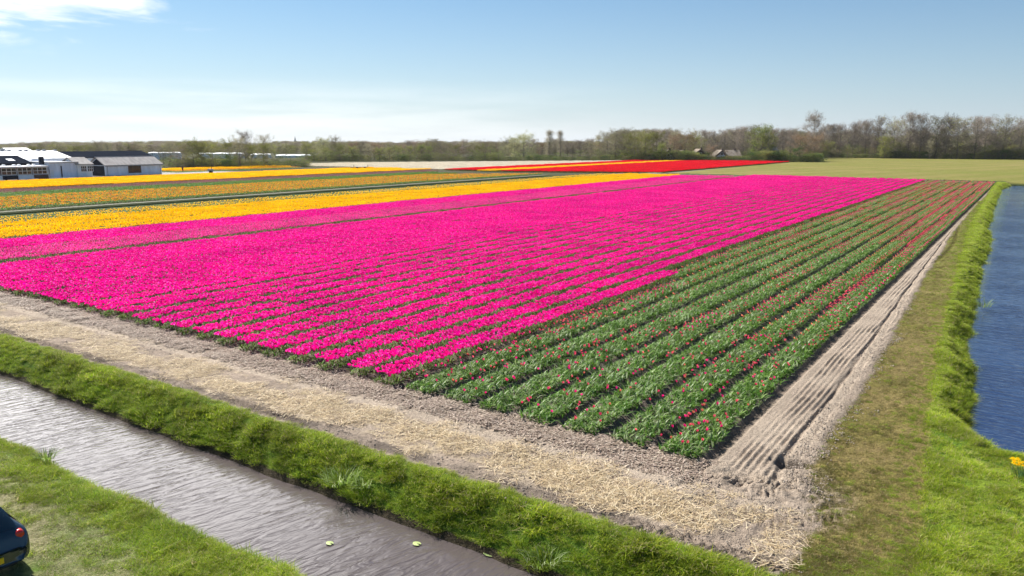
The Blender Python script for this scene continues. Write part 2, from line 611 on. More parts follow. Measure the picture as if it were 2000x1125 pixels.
    # churned corner with tractor prints
    cm = np.exp(-(((x + 4.4) / 2.0) ** 2 + ((y - 17.9) / 2.2) ** 2) ** 1.5) * sst(-1.6, -2.6, x + 0.8 * w1) * sst(14.2, 14.6, y)
    col_ = mix(col_, mix(np.broadcast_to(soil, col_.shape), sand, np.clip(0.5 + 2 * n_mid, 0, 1)), np.clip(cm * 1.4, 0, 1) * (1 - 0.9 * st))
    z += cm * 0.16 * (n_clod - 0.5)
    for (ax, ay, ang, wdt, ln) in ((-4.3, 18.6, 1.1, 0.42, 2.2), (-3.6, 17.0, 0.9, 0.42, 2.4), (-5.3, 18.3, 0.35, 0.45, 2.0), (-3.4, 19.6, 1.35, 0.4, 1.8)):
        ca, sa = math.cos(ang), math.sin(ang)
        p = (x - ax) * ca + (y - ay) * sa
        q = -(x - ax) * sa + (y - ay) * ca
        msk = sst(ln / 2, ln / 2 - 0.25, np.abs(p)) * sst(wdt / 2 + .04, wdt / 2 - .04, np.abs(q))
        lg = np.abs(((p + np.abs(q) * 0.9) / 0.2) % 1 - 0.5) * 2
        z += msk * (-0.05 + 0.085 * sst(0.3, 0.7, lg))
    hole = ((x + 4.45) / 0.55) ** 2 + ((y - 20.05) / 0.30) ** 2
    z += -0.26 * np.exp(-hole ** 2) + 0.16 * np.exp(-(((x + 3.9) / 0.30) ** 2 + ((y - 20.0) / 0.3) ** 2)) * (0.6 + n_clod)
    col_ = mix(col_, soil_d * 0.55, np.exp(-hole ** 2))
    # --- mown verge (brown green) and lush canal bank
    mx = mown_x(y)
    vg = sst(lx + 0.05, lx + 0.3, x + 0.35 * w1) * sst(13.9, 14.3, y) * sst(191, 189.5, y)
    mv = np.clip(0.5 + 1.7 * n_mid + 1.2 * n_fin, 0, 1)
    far_green = sst(25, 80, y)
    mc = mix(mix(np.broadcast_to(L((0.20, 0.15, 0.062)), col_.shape), mown, mv), L((0.15, 0.155, 0.035)), far_green * 0.8)
    mstripe = np.clip(0.5 + 0.9 * np.sin(x * 5.5 + 0.4 * np.sin(y * 0.4)) * 0.5, 0, 1)
    mc = mix(mc, L((0.15, 0.12, 0.045)), mstripe * 0.3 * sst(22, 30, y))
    vg_soft = vg * (1 - np.clip(cm * 1.5 - 0.5, 0, 1))
    col_ = mix(col_, mc, vg_soft)
    lb = sst(mx - 0.1, mx + 0.12, x + 0.3 * w1) * sst(13.9, 14.3, y) * sst(191, 190, y)
    col_ = mix(col_, mix(np.broadcast_to(lush, col_.shape), lush2, np.clip(0.5 + 2 * n_mid, 0, 1)), lb)
    z += vg * (0.07 * n_fin + 0.08 * n_mid + 0.05 * (n_clod - 0.5))
    z += lb * (0.10 * n_mid + 0.05 + 0.06 * n_fin)
    # --- front ditch and its banks
    df, dn = ditch_far(x), ditch_near(x)
    bk = sst(df - 0.4, df, y) * sst(14.45, 14.2, y + 0.3 * w1)
    col_ = mix(col_, mix(np.broadcast_to(lush, col_.shape), lush2, np.clip(0.4 + 2 * n_mid, 0, 1)), bk)
    zb = -1.25 + 1.25 * np.clip((y - (df - 0.35)) / (14.0 - df + 0.35), 0, 1) ** 0.75
    near_z = -0.35 + 0.08 * n_mid * 2
    zn = near_z - 0.9 * sst(dn - 0.55, dn + 0.35, y)
    mid = (df + dn) / 2
    dz_ = np.where(y > mid, np.where(y < 14.0, zb, z), zn)
    z = np.where(y < 14.0, dz_ + bk * 0.12 * n_mid, z)
    nb = sst(mid + 0.1, mid - 0.1, y)
    road = sst(8.6, 7.4, y + 1.3 * w1 + 0.06 * (x + 17)) * nb
    nbc = mix(mix(np.broadcast_to(lush, col_.shape), lush2, np.clip(0.5 + 2.4 * n_mid, 0, 1)), dry, np.clip(road * (0.6 + 1.4 * n_mid + n_fin), 0, 1))
    col_ = mix(col_, nbc, nb)
    z += nb * 0.05 * n_fin
    mud = ((y > 12.2) & (y < df + 0.05) & (y > mid)) | ((y < dn + 0.7) & (y > dn) & (y <= mid))
    col_[mud] = (0.05, 0.04, 0.025)
    # --- canal
    cd = canal_d(x, y)
    oncan = cd > -1.3
    zc = -1.6 + 1.6 * np.clip((0.55 - cd) / 1.75, 0, 1) ** 0.8
    z = np.where(oncan, np.minimum(z, zc), z)
    col_[cd > 0.0] = (0.03, 0.04, 0.02)
    # --- field ditch between the yellow and the orange tulips
    for (a, b, yl0, yl1) in ((-103.3, -99.3, -200, 166.0), (-182.5, -179.5, 20.0, 150.0)):
        prof = sst(a, a + 1.3, x) * sst(b, b - 1.3, x) * sst(yl1, yl1 - 1.5, y)
        z -= 1.6 * prof
        gs = sst(a - 0.3, a, x) * sst(b + 4.0, b + 3.4, x) * sst(yl1 + 1, yl1, y)
        col_ = mix(col_, mix(np.broadcast_to(L((0.032, 0.052, 0.012)), col_.shape), L((0.055, 0.085, 0.015)), np.clip(0.4 + 2 * n_mid, 0, 1)), gs)
    sp = sst(-104.8, -104.6, x) * sst(-103.7, -103.9, x) * sst(170, 166, y)
    col_ = mix(col_, L((0.24, 0.24, 0.18)), sp)
    sp2 = sst(-95.6, -95.3, x) * sst(-94.3, -94.6, x) * sst(85, 100, y) * sst(182, 178, y)
    col_ = mix(col_, L((0.20, 0.21, 0.15)), sp2)
    # gap in the pink tulips
    gp = sst(-58.55, -58.3, x) * sst(-57.0, -57.25, x) * sst(58, 66, y)
    col_ = mix(col_, brown, gp)
    # --- meadow behind the field and other land
    md = sst(191.0, 192.0, y) * sst(-87.0, -84.0, x + (y - 192) * 0.02)
    stripes = 0.5 + 0.5 * np.sin((x - y * 0.32) * 0.55 + 3 * n_big)
    mdc = mix(mix(np.broadcast_to(L((0.155, 0.155, 0.034)), col_.shape), L((0.21, 0.175, 0.058)), np.clip(stripes * 0.6 + 1.5 * n_big, 0, 1)), L((0.14, 0.16, 0.028)), np.clip(3 * (fbm(x * 0.012 + 3, y * 0.02, 3) - 0.5), 0, 1))
    col_ = mix(col_, mdc, md)
    ed = sst(189.6, 190.4, y) * sst(193.0, 192.2, y) * sst(-93, -90, x)
    col_ = mix(col_, L((0.045, 0.06, 0.015)), ed)
    z += 0.25 * ed * (0.4 + n_clod) * (cd < -1.3)
    bd = sst(-87.5, -86.5, x + (y - 192) * 0.02) * sst(-83.0, -84.5, x + (y - 192) * 0.02) * sst(186, 190, y) * sst(340, 330, y)
    col_ = mix(col_, L((0.25, 0.27, 0.22)), sst(-86.2, -85.6, x + (y - 192) * 0.02) * sst(-81.5, -83.0, x + (y - 192) * 0.02) * sst(188, 192, y) * sst(290, 250, y))
    # yard round the barns, road along them
    yd = sst(-178.5, -179.5, x) * sst(-225, -222, x) * sst(40, 45, y) * sst(140, 132, y)
    col_ = mix(col_, L((0.33, 0.32, 0.30)), yd)
    return z, col_


def axis(segs):
    """segs: (end, step) pieces; a step given as (a, k) grows with distance from 0"""
    out = [segs[0]]
    for end, st in segs[1:]:
        a = out[-1]
        if isinstance(st, tuple):
            x = a
            s_ = st[0]
            while abs(end - x) > s_ * 1.5:
                x += math.copysign(s_, end - a)
                out.append(x)
                s_ *= st[1]
                if len(st) > 2:
                    s_ = min(s_, st[2])
            out.append(end)
        else:
            k = max(1, int(round(abs(end - a) / st)))
            out += list(np.linspace(a, end, k + 1)[1:])
    return out


xl = axis([-7.2, (-36.0, 0.095), (-110.0, (0.1, 1.035, 0.55)), (-235.0, 1.3), (-3000.0, (1.4, 1.13))])[::-1]
xr = axis([-7.2, (-6.6, 0.052), (-4.4, 0.031), (-2.6, 0.052), (3.0, 0.085), (18.0, (0.09, 1.08)), (3000.0, (1.0, 1.16))])
XS = np.array(xl[:-1] + xr)
YS = np.array(axis([-60.0, (4.5, 4.0), (10.4, 0.11), (12.5, 0.22), (21.0, 0.054), (200.0, (0.055, 1.0085)), (340.0, (1.2, 1.02)), (3200.0, (4.0, 1.13))]))
GX, GY = np.meshgrid(XS, YS, indexing='ij')
GZ, GC = height_color(GX.astype(np.float64), GY.astype(np.float64))


def build_ground():
    nx, ny = GX.shape
    cxm = 0.25 * (GX[:-1, :-1] + GX[1:, :-1] + GX[:-1, 1:] + GX[1:, 1:])
    cym = 0.25 * (GY[:-1, :-1] + GY[1:, :-1] + GY[:-1, 1:] + GY[1:, 1:])
    zone = np.zeros(cxm.shape, np.int32)                                            # 0 ground
    names = ['ground', 'soil_headland', 'dirt_track', 'grass_verge', 'grass_bank', 'canal_bank', 'ditch_side', 'meadow']
    zone[(cym < Y0) & (cym > 14.3) & (cxm < -3.0)] = 1
    zone[(cym >= Y0) & (cym < 189) & (cxm > BED_R + 0.2) & (cxm < lane_x(cym) + 0.1)] = 2
    vgm = (cym > 14.3) & (cym < 190) & (cxm >= np.where(cym < Y0, -3.0, lane_x(cym) + 0.1)) & (cxm < 17)
    zone[vgm] = 3
    zone[vgm & (cxm > mown_x(cym))] = 5
    zone[(cym <= 14.3) & (cym > 11.6)] = 4
    zone[cym <= 11.6] = 6
    zone[(cym > 191.5) & (cxm > -86 - (cym - 192) * 0.02) & (cym < 440)] = 7
    idx = np.arange(nx * ny).reshape(nx, ny)
    quads = np.stack([idx[:-1, :-1], idx[1:, :-1], idx[1:, 1:], idx[:-1, 1:]], -1).reshape(-1, 4)
    V = np.stack([GX, GY, GZ], -1).reshape(-1, 3)
    Cc = GC.reshape(-1, 3)
    zf = zone.reshape(-1)
    for k, nm in enumerate(names):
        q = quads[zf == k]
        u, inv = np.unique(q, return_inverse=True)
        me = mesh_np(nm, V[u], inv.reshape(-1, 4), [M_GROUND], smooth=True)
        vcol(me, 'albedo', np.clip(Cc[u], 0, 1))
        tag(link(nm, me), kind='structure')


build_ground()


def hz(x, y):
    return height_color(np.atleast_1d(np.asarray(x, dtype=np.float64)), np.atleast_1d(np.asarray(y, dtype=np.float64)))[0]


def sheet(name, x0, x1, y0, y1, z, mat):
    me = mesh_np(name, np.array([(x0, y0, z), (x1, y0, z), (x1, y1, z), (x0, y1, z)]), np.array([(0, 1, 2, 3)]), [mat])
    return tag(link(name, me), kind='structure')


sheet('ditch_water', -400, 60, 8.6, 13.7, -0.92, M_DITCH)
sheet('canal_water', -9.0, 17.0, 24.2, 192.5, -0.62, M_CANAL)
sheet('field_ditch_water', -102.7, -99.9, -120, 165.5, -1.42, M_DITCH)
sheet('yard_ditch_water', -182.2, -179.8, 21, 149, -1.0, M_DITCH)


# ------------------------------------------------------------------ scatter patches and the scatterer
class PB:
    """bulk mesh of little faces with a tint per vertex"""

    def __init__(self):
        self.v, self.t, self.q, self.c, self.n = [], [], [], [], 0

    def add(self, v, tris=None, quads=None, col_=None):
        v = np.asarray(v, np.float32)
        if tris is not None and len(tris):
            self.t.append(np.asarray(tris) + self.n)
        if quads is not None and len(quads):
            self.q.append(np.asarray(quads) + self.n)
        self.v.append(v)
        c = np.asarray(col_, np.float32)
        self.c.append(np.broadcast_to(c, (len(v), 3)) if c.ndim == 1 else c)
        self.n += len(v)

    def mesh(self, name, mat, smooth=False):
        fs = []
        if self.t:
            fs.append(np.concatenate(self.t))
        if self.q:
            fs.append(np.concatenate(self.q))
        me = mesh_np(name, np.concatenate(self.v), fs, [mat], smooth)
        vcol(me, 'tint', np.concatenate(self.c))
        return me

    def hidden_object(self, name, mat, smooth=False):
        return bpy.data.objects.new(name, self.mesh(name, mat, smooth))


def blade(pb, x, y, z, ang, length, width, lean, droop, col_, segs=2, tipcol=None):
    """a leaf blade: starts upright, leans out and droops"""
    ca, sa = math.cos(ang), math.sin(ang)
    pts = []
    for i in range(segs + 1):
        t = i / segs
        r = length * (lean * t + droop * t * t)
        h = length * (t * (1 - 0.35 * lean) - droop * 0.75 * t * t)
        pts.append((x + ca * r, y + sa * r, z + h))
    v, c = [], []
    for i, p in enumerate(pts):
        t = i / segs
        w = width * (0.7 + 0.9 * t) * (1 - t) if segs > 1 else width * (1 - t)
        w = max(w, width * 0.06)
        if i == 0:
            w = width * 0.6
        v += [(p[0] - sa * w / 2, p[1] + ca * w / 2, p[2]), (p[0] + sa * w / 2, p[1] - ca * w / 2, p[2])]
        cc = np.array(col_) if tipcol is None else np.array(col_) * (1 - t) + np.array(tipcol) * t
        c += [cc, cc]
    q = [(2 * i, 2 * i + 1, 2 * i + 3, 2 * i + 2) for i in range(segs)]
    pb.add(v, quads=q, col_=np.array(c))


def tulip_cup(pb, x, y, z, r, h, col_, rot, tilt=(0, 0), n=6, open_=0.75):
    """six petals round a cup"""
    v, q, t, c = [], [], [], []
    base = np.array(col_)
    for k in range(n):
        a = rot + 2 * math.pi * k / n
        rr = r * (1.0 if k % 2 == 0 else 0.9)
        da = 0.62
        k0 = len(v)
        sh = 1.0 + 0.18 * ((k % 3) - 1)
        for (rad, hh, wa) in ((0.25, 0.0, 0.3), (1.0, 0.42, da), (0.92, 0.75, da * 0.8), (open_ * 0.72, 1.0 + 0.04 * (k % 2), 0.08)):
            for s_ in (-1, 1):
                aa = a + s_ * wa
                X, Y, Zz = math.cos(aa) * rr * rad, math.sin(aa) * rr * rad, hh * h
                v.append((x + X + tilt[0] * Zz, y + Y + tilt[1] * Zz, z + Zz))
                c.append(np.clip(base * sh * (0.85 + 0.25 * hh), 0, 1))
        q += [(k0 + 2 * i, k0 + 2 * i + 1, k0 + 2 * i + 3, k0 + 2 * i + 2) for i in range(3)]
    pb.add(v, quads=q, col_=np.array(c))


def tulip_bud(pb, x, y, z, r, h, col_, rot):
    """a simple open cup for the far beds: four petals leaning outwards"""
    v, q = [], []
    for k in range(4):
        a = rot + math.pi / 2 * k
        ca, sa = math.cos(a), math.sin(a)
        w0, w1_ = r * 0.45, r * 0.85
        n = len(v)
        for (rad, hh, w) in ((r * 0.35, 0.0, w0), (r * 1.15, h, w1_)):
            v += [(x + ca * rad - sa * w, y + sa * rad + ca * w, z + hh), (x + ca * rad + sa * w, y + sa * rad - ca * w, z + hh)]
        q.append((n, n + 1, n + 3, n + 2))
    pb.add(v, quads=q, col_=np.clip(np.array(col_), 0, 1))


def vary(rn, col_, hue=0.06, val=0.25):
    c = np.array(col_, dtype=float) * (1 + rn.uniform(-val, val))
    return np.clip(c + rn.uniform(-hue, hue, 3) * c.max() * 0.4, 0.002, 0.95)


GREENS = [(0.105, 0.225, 0.026), (0.13, 0.25, 0.032), (0.085, 0.19, 0.024), (0.17, 0.29, 0.05), (0.24, 0.33, 0.10), (0.34, 0.41, 0.21)]  # palest green puts leaf highlights into the colour


def leaf_patch(name, length, density, seed, h=0.34, greens=GREENS, segs=2, width=0.055, nleaf=3, wid=BED_W, mat=None):
    """a piece of bed: broad leaves in layers, the outer ones leaning outwards a little, the upper ones lying flatter"""
    rn = np.random.default_rng(seed)
    pb = PB()
    n = int(length * wid * density)
    hw = wid / 2 - 0.06
    for i in range(n):
        x, y = rn.uniform(-hw, hw), rn.uniform(-length / 2, length / 2)
        e = max(0.0, abs(x) / hw - 0.8) * 5
        for k in range(nleaf):
            a = rn.uniform(0, 6.283)
            if e > 0 and math.cos(a) * x > 0 and rn.random() < 0.6:
                a += math.pi
            g_ = vary(rn, greens[rn.integers(len(greens))], 0.03, 0.3)
            z0 = rn.uniform(0.0, h * 0.55) * (1 - 0.45 * e)
            L_ = h * rn.uniform(0.55, 0.95)
            blade(pb, x, y, z0, a, L_, width * rn.uniform(0.8, 1.35), rn.uniform(0.25, 0.8), rn.uniform(0.15, 0.65), g_, segs)
    return pb.hidden_object(name, mat or M_LEAF)


def flower_patch(name, length, density, seed, cols, h=0.40, r=0.036, fh=0.07, detail=True, wid=BED_W, hvar=0.05, edge_bias=0.0, drop=0.10):
    rn = np.random.default_rng(seed)
    pb = PB()
    n = int(length * wid * density)
    for i in range(n):
        x, y = rn.uniform(-wid / 2, wid / 2), rn.uniform(-length / 2, length / 2)
        if edge_bias and rn.random() < edge_bias:
            x = -wid / 2 - rn.uniform(-0.04, 0.10)
        z = h + rn.normal(0, hvar) - drop * max(0, abs(x) / (wid / 2) - 0.8) * 2
        c = vary(rn, cols[rn.integers(len(cols))], 0.06, 0.34 if detail else 0.2)
        s_ = rn.uniform(0.8, 1.2)
        if detail:
            tulip_cup(pb, x, y, z, r * s_, fh * s_, c, rn.uniform(0, 6.28), (rn.normal(0, 0.2), rn.normal(0, 0.2)), open_=rn.uniform(0.7, 1.5))
        else:
            tulip_bud(pb, x, y, z, r * s_, fh * s_, c, rn.uniform(0, 6.28))
    return pb.hidden_object(name, M_PETAL)


def scatter_group(name, sources):
    ng = bpy.data.node_groups.new(name, 'GeometryNodeTree')
    ng.interface.new_socket('Geometry', in_out='INPUT', socket_type='NodeSocketGeometry')
    ng.interface.new_socket('Geometry', in_out='OUTPUT', socket_type='NodeSocketGeometry')
    n, l = ng.nodes, ng.links
    gi, go = n.new('NodeGroupInput'), n.new('NodeGroupOutput')
    iop = n.new('GeometryNodeInstanceOnPoints')
    g2i = n.new('GeometryNodeGeometryToInstance')
    for s_ in reversed(sources):                    # the last link made comes first in the list
        oi = n.new('GeometryNodeObjectInfo')
        oi.inputs['Object'].default_value = s_
        oi.inputs['As Instance'].default_value = False
        l.new(oi.outputs['Geometry'], g2i.inputs[0])
    l.new(g2i.outputs[0], iop.inputs['Instance'])
    l.new(gi.outputs[0], iop.inputs['Points'])
    iop.inputs['Pick Instance'].default_value = True

    def named(t, nm):
        a = n.new('GeometryNodeInputNamedAttribute')
        a.data_type = t
        a.inputs['Name'].default_value = nm
        return [o for o in a.outputs if o.enabled and o.name == 'Attribute'][0]
    l.new(named('INT', 'idx'), iop.inputs['Instance Index'])
    l.new(named('FLOAT_VECTOR', 'rot'), iop.inputs['Rotation'])
    l.new(named('FLOAT_VECTOR', 'scl'), iop.inputs['Scale'])
    l.new(iop.outputs[0], go.inputs[0])
    return ng


def scatter(name, pts, idx, rot, scl, ng, parent=None):
    me = bpy.data.meshes.new(name)
    pts = np.asarray(pts, np.float32)
    me.vertices.add(len(pts))
    me.vertices.foreach_set('co', pts.ravel())
    a = me.attributes.new('idx', 'INT', 'POINT')
    a.data.foreach_set('value', np.asarray(idx, np.int32))
    a = me.attributes.new('rot', 'FLOAT_VECTOR', 'POINT')
    rr = np.zeros((len(pts), 3), np.float32)
    rot = np.asarray(rot, np.float32)
    if rot.ndim == 1:
        rr[:, 2] = rot
    else:
        rr[:] = rot
    a.data.foreach_set('vector', rr.ravel())
    a = me.attributes.new('scl', 'FLOAT_VECTOR', 'POINT')
    scl = np.asarray(scl, np.float32)
    if scl.ndim == 1:
        scl = np.repeat(scl[:, None], 3, 1)
    a.data.foreach_set('vector', np.ascontiguousarray(scl).ravel())
    o = link(name, me, parent)
    md = o.modifiers.new('scatter', 'NODES')
    md.node_group = ng
    o['kind'] = 'stuff'
    return o


# ------------------------------------------------------------------ tulips
PINKS = [(0.86, 0.006, 0.30), (0.82, 0.005, 0.27), (0.90, 0.012, 0.37), (0.88, 0.008, 0.32), (0.80, 0.010, 0.22), (0.92, 0.09, 0.45)]
SALMON = [(0.78, 0.05, 0.16), (0.82, 0.14, 0.17), (0.80, 0.02, 0.22), (0.72, 0.22, 0.14), (0.86, 0.02, 0.26)]
YELLOWS = [(0.86, 0.49, 0.006), (0.88, 0.55, 0.008), (0.84, 0.43, 0.005)]
ORANGES = [(0.76, 0.28, 0.02), (0.72, 0.36, 0.03), (0.76, 0.15, 0.02), (0.45, 0.36, 0.04)]
REDS = [(0.66, 0.006, 0.018), (0.72, 0.008, 0.03), (0.60, 0.008, 0.02)]
CREAM = [(0.60, 0.54, 0.42), (0.56, 0.49, 0.38), (0.64, 0.60, 0.49)]

NEAR_L, FAR_L = 1.0, 4.0
leafN = [leaf_patch('leaf_patch', NEAR_L, 46, 10 + i, 0.30, mat=M_LEAFD, wid=1.06) for i in range(4)]
leafF = [leaf_patch('leaf_patch_far', FAR_L, 18, 20 + i, 0.34, segs=2, width=0.10, nleaf=3, mat=M_LEAFD) for i in range(2)]
greenN = [leaf_patch('cut_leaf_patch', NEAR_L, 85, 30 + i, 0.31, segs=2, width=0.060, nleaf=3, wid=1.28) for i in range(5)]
greenF = [leaf_patch('cut_leaf_patch_far', FAR_L, 45, 40 + i, 0.31, segs=2, width=0.085, nleaf=3, wid=1.28) for i in range(3)]
pinkN = [flower_patch('pink_patch', NEAR_L, 125, 50 + i, PINKS, wid=1.04, r=0.039, h=0.43, hvar=0.028, drop=0.02) for i in range(5)]
pinkF = [flower_patch('pink_patch_far', FAR_L, 85, 60 + i, PINKS, detail=False, r=0.045, fh=0.085) for i in range(3)]
cropF = [leaf_patch('crop_patch_far', FAR_L, 45, 45 + i, 0.34, greens=GREENS[:4], segs=2, width=0.085, mat=M_LEAFD) for i in range(2)]
fewN = [flower_patch('few_patch', NEAR_L, d, 70 + i, SALMON, h=0.29, r=0.033, hvar=0.05, edge_bias=0.3) for i, d in enumerate((3, 6, 10, 16))]
fewF = [flower_patch('few_patch_far', FAR_L, d, 80 + i, SALMON, h=0.29, r=0.042, fh=0.08, detail=False, hvar=0.05, edge_bias=0.15) for i, d in enumerate((2.5, 5, 9, 15))]
yelF = [flower_patch('yellow_patch_far', FAR_L, 46, 90 + i, YELLOWS, detail=False, r=0.042, fh=0.08) for i in range(3)]
yelS = [flower_patch('yellow_sparse_far', FAR_L, 9, 95 + i, YELLOWS, detail=False, r=0.04, fh=0.07) for i in range(2)]
yelD = [flower_patch('yellow_dense_far', FAR_L, 95, 97 + i, YELLOWS, detail=False, r=0.06, fh=0.09) for i in range(2)]
oraF = [flower_patch('orange_patch_far', FAR_L, 10, 100 + i, ORANGES, detail=False, r=0.05, fh=0.07, hvar=0.03) for i in range(2)]
redF = [flower_patch('red_patch_far', FAR_L, 95, 110 + i, REDS, detail=False, r=0.07, fh=0.09) for i in range(2)]
creF = [flower_patch('cream_patch_far', FAR_L, 130, 115 + i, CREAM, detail=False, r=0.075, fh=0.06, h=0.15) for i in range(2)]
purF = [flower_patch('mauve_patch_far', FAR_L, 14, 118 + i, [(0.26, 0.10, 0.12), (0.22, 0.12, 0.10)], detail=False, r=0.07, fh=0.06, h=0.30) for i in range(2)]
G_LEAF = scatter_group('leaf_scatter', leafN + leafF + cropF)  # 0-3 near, 4-5 far, 6-7 green crop
G_GREEN = scatter_group('cut_leaf_scatter', greenN + greenF)   # 0-4 near, 5-7 far
pinkM = [flower_patch('mauve_pink_patch', NEAR_L, 105, 65 + i, [(0.84, 0.06, 0.36), (0.80, 0.03, 0.34), (0.86, 0.14, 0.42), (0.80, 0.07, 0.26)], wid=1.15) for i in range(2)]
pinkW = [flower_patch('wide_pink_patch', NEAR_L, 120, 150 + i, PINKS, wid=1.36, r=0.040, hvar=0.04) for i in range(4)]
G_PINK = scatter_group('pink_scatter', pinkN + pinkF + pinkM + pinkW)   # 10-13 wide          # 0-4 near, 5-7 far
G_FEW = scatter_group('few_scatter', fewN + fewF)              # 0-3 near, 4-7 far
G_ANY = scatter_group('far_scatter', yelF + yelS + yelD + oraF + redF + creF + purF)   # 0-2, 3-4, 5-6, 7-8, 9-10, 11-12, 13-14


def bed_points(xc, y0, y1, near_to, rn):
    ys, ln = [], []
    y = y0
    while y < y1:
        L_ = NEAR_L if y < near_to else FAR_L
        ys.append(y + L_ / 2)
        ln.append(L_ == NEAR_L)
        y += L_
    ys = np.array(ys)
    near = np.array(ln)
    n = len(ys)
    rot = rn.integers(0, 2, n) * math.pi
    scl = np.stack([rn.uniform(0.96, 1.06, n), np.full(n, 1.03), rn.uniform(0.9, 1.1, n)], 1)
    pts = np.stack([np.full(n, xc) + rn.normal(0, 0.02, n), ys, np.full(n, -0.02)], 1)
    return pts, near, rot, scl


ORD = ['first', 'second', 'third', 'fourth', 'fifth', 'sixth', 'seventh', 'eighth', 'ninth', 'tenth', 'eleventh', 'twelfth', 'thirteenth', 'fourteenth']
BX0 = BED_R - BED_W / 2
single_spots = []
for i in range(7):
    rn = np.random.default_rng(500 + i)
    xc = BX0 - i * PITCH_B
    y0 = Y0 + (0.0, 0.05, -0.05, -0.1, 0.0, 0.08, 0.05)[i]
    lab = ('green tulip bed with scattered pink flowers, next to the sandy track' if i == 0 else
           'green tulip bed beside the edge of the full pink field' if i == 6 else
           f'mostly green tulip bed with few flowers, {ORD[i]} counted from the sandy track')
    root = thing('tulip_bed', lab, 'flower bed', (xc, y0, 0), group='green tulip beds with most flowers cut')
    pts, near, rot, scl = bed_points(0.0, 0.0, Y1 - y0, 999, rn)
    idx = np.where(near, rn.integers(0, 5, len(pts)), rn.integers(5, 8, len(pts)))
    scatter('foliage', pts, idx, rot, scl, G_GREEN, root)
    dens = (0.62, 0.55, 0.35, 0.2, 0.3, 0.2, 0.5)[i]
    patchy = vnoise(pts[:, 1] * 0.13 + i * 7.7, pts[:, 1] * 0 + i) * 0.8 + dens - 0.4 + 0.25 * sst(30, 150, pts[:, 1])
    lev = np.clip((patchy * 4).astype(int), 0, 3)
    keep = pts[:, 1] > 13.0                             # the first metres carry tulips built one by one
    scatter('blossoms', pts[keep], np.where(near, lev, 4 + lev)[keep], rot[keep] * 0, scl[keep], G_FEW, root)
    for p, lv in zip(pts[~keep], lev[~keep]):
        k = rn.poisson((3.0, 6.0, 10.0, 16.0)[lv])
        for _ in range(k):
            ex = rn.random() < 0.3
            single_spots.append((xc + (-BED_W / 2 - rn.uniform(-0.02, 0.09) if ex else rn.uniform(-BED_W / 2, BED_W / 2)), y0 + p[1] + rn.uniform(-.5, .5), i))

# about 300 tulips of the front ends of the green beds, each its own object
rn = np.random.default_rng(900)
tul_me = []
for k in range(8):
    pb = PB()
    tulip_cup(pb, 0, 0, 0.335 + 0.02 * (k % 3), 0.036, 0.075, vary(rn, SALMON[k % 5], 0.04, 0.15), rn.uniform(0, 6), (rn.normal(0, .25), rn.normal(0, .25)), open_=rn.uniform(0.8, 1.5))
    pb.add([(-.005, -.003, 0), (.005, -.003, 0), (0, .005, 0), (-.004, -.003, .35), (.004, -.003, .35), (0, .004, .35)], quads=[(0, 1, 4, 3), (1, 2, 5, 4), (2, 0, 3, 5)], col_=(0.09, 0.17, 0.05))
    blade(pb, 0.01, 0, 0, rn.uniform(0, 6), 0.30, 0.05, 0.3, 0.2, (0.06, 0.14, 0.04), 2)
    blade(pb, -0.01, 0, 0, rn.uniform(0, 6), 0.26, 0.05, 0.35, 0.3, (0.05, 0.13, 0.035), 2)
    tul_me.append(pb.mesh('tulip', M_PETAL))
single_spots.sort(key=lambda s: s[1])
BED_SAY = ['green bed next to the sandy track'] + [f'{w} green bed from the sandy track' for w in ORD[1:6]] + ['green bed bordering the full pink field']
for (x, y, bi) in single_spots[:295]:
    k = rn.integers(8)
    o = link('tulip', tul_me[k], None, (x, y, 0.0))
    o.rotation_euler = (0, 0, rn.uniform(0, 6.28))
    s_ = rn.uniform(0.9, 1.2)
    o.scale = (s_, s_, rn.uniform(0.95, 1.2))
    shade = ('pink red', 'salmon pink', 'magenta pink', 'pale salmon', 'deep pink')[k % 5]
    tag(o, f'{shade} tulip at the front end of the {BED_SAY[bi]}', 'tulip', f'tulips left standing in the {BED_SAY[bi]}')
if len(single_spots) > 295:
    rest = np.array([q[:2] for q in single_spots[295:]])
    scatter('loose_tulips', np.concatenate([rest, np.zeros((len(rest), 1))], 1), rn.integers(0, 2, len(rest)), rn.uniform(0, 6, len(rest)), np.ones(len(rest)),
            scatter_group('loose_scatter', [bpy.data.objects.new('loose_tulip', m_) for m_ in tul_me[:2]]))

NPB = 14
for i in range(NPB):
    rn = np.random.default_rng(600 + i)
    xc = BX0 - (7 + i) * PITCH_B
    y0 = Y0 + rn.uniform(-0.12, 0.12)
    lab = ('bright pink tulip bed bordering the green beds' if i == 0 else f'bright pink tulip bed in full bloom, {ORD[i]} from the green beds')
    root = thing('tulip_bed', lab, 'flower bed', (xc, y0, 0), group='pink tulip beds in full bloom')
    pts, near, rot, scl = bed_points(0.0, 0.0, Y1 - y0, 999, rn)
    pk = np.ones(len(pts), bool) if i else pts[:, 1] < 26.0      # the first pink bed has been cut beyond its front part
    scatter('foliage', pts[pk], rn.integers(0, 4, pk.sum()), rot[pk], scl[pk], G_LEAF, root)
    scatter('blossoms', pts[pk], rn.integers(0, 5, pk.sum()), rot[pk], scl[pk], G_PINK, root)
    if not pk.all():
        root['label'] = 'tulip bed bordering the green beds, pink in front and cut green further back'
        nk = ~pk
        scatter('cut_foliage', pts[nk], rn.integers(0, 5, nk.sum()), rot[nk], scl[nk], G_GREEN, root)
        scatter('stray_blossoms', pts[nk], rn.integers(0, 3, nk.sum()), rot[nk] * 0, scl[nk], G_FEW, root)


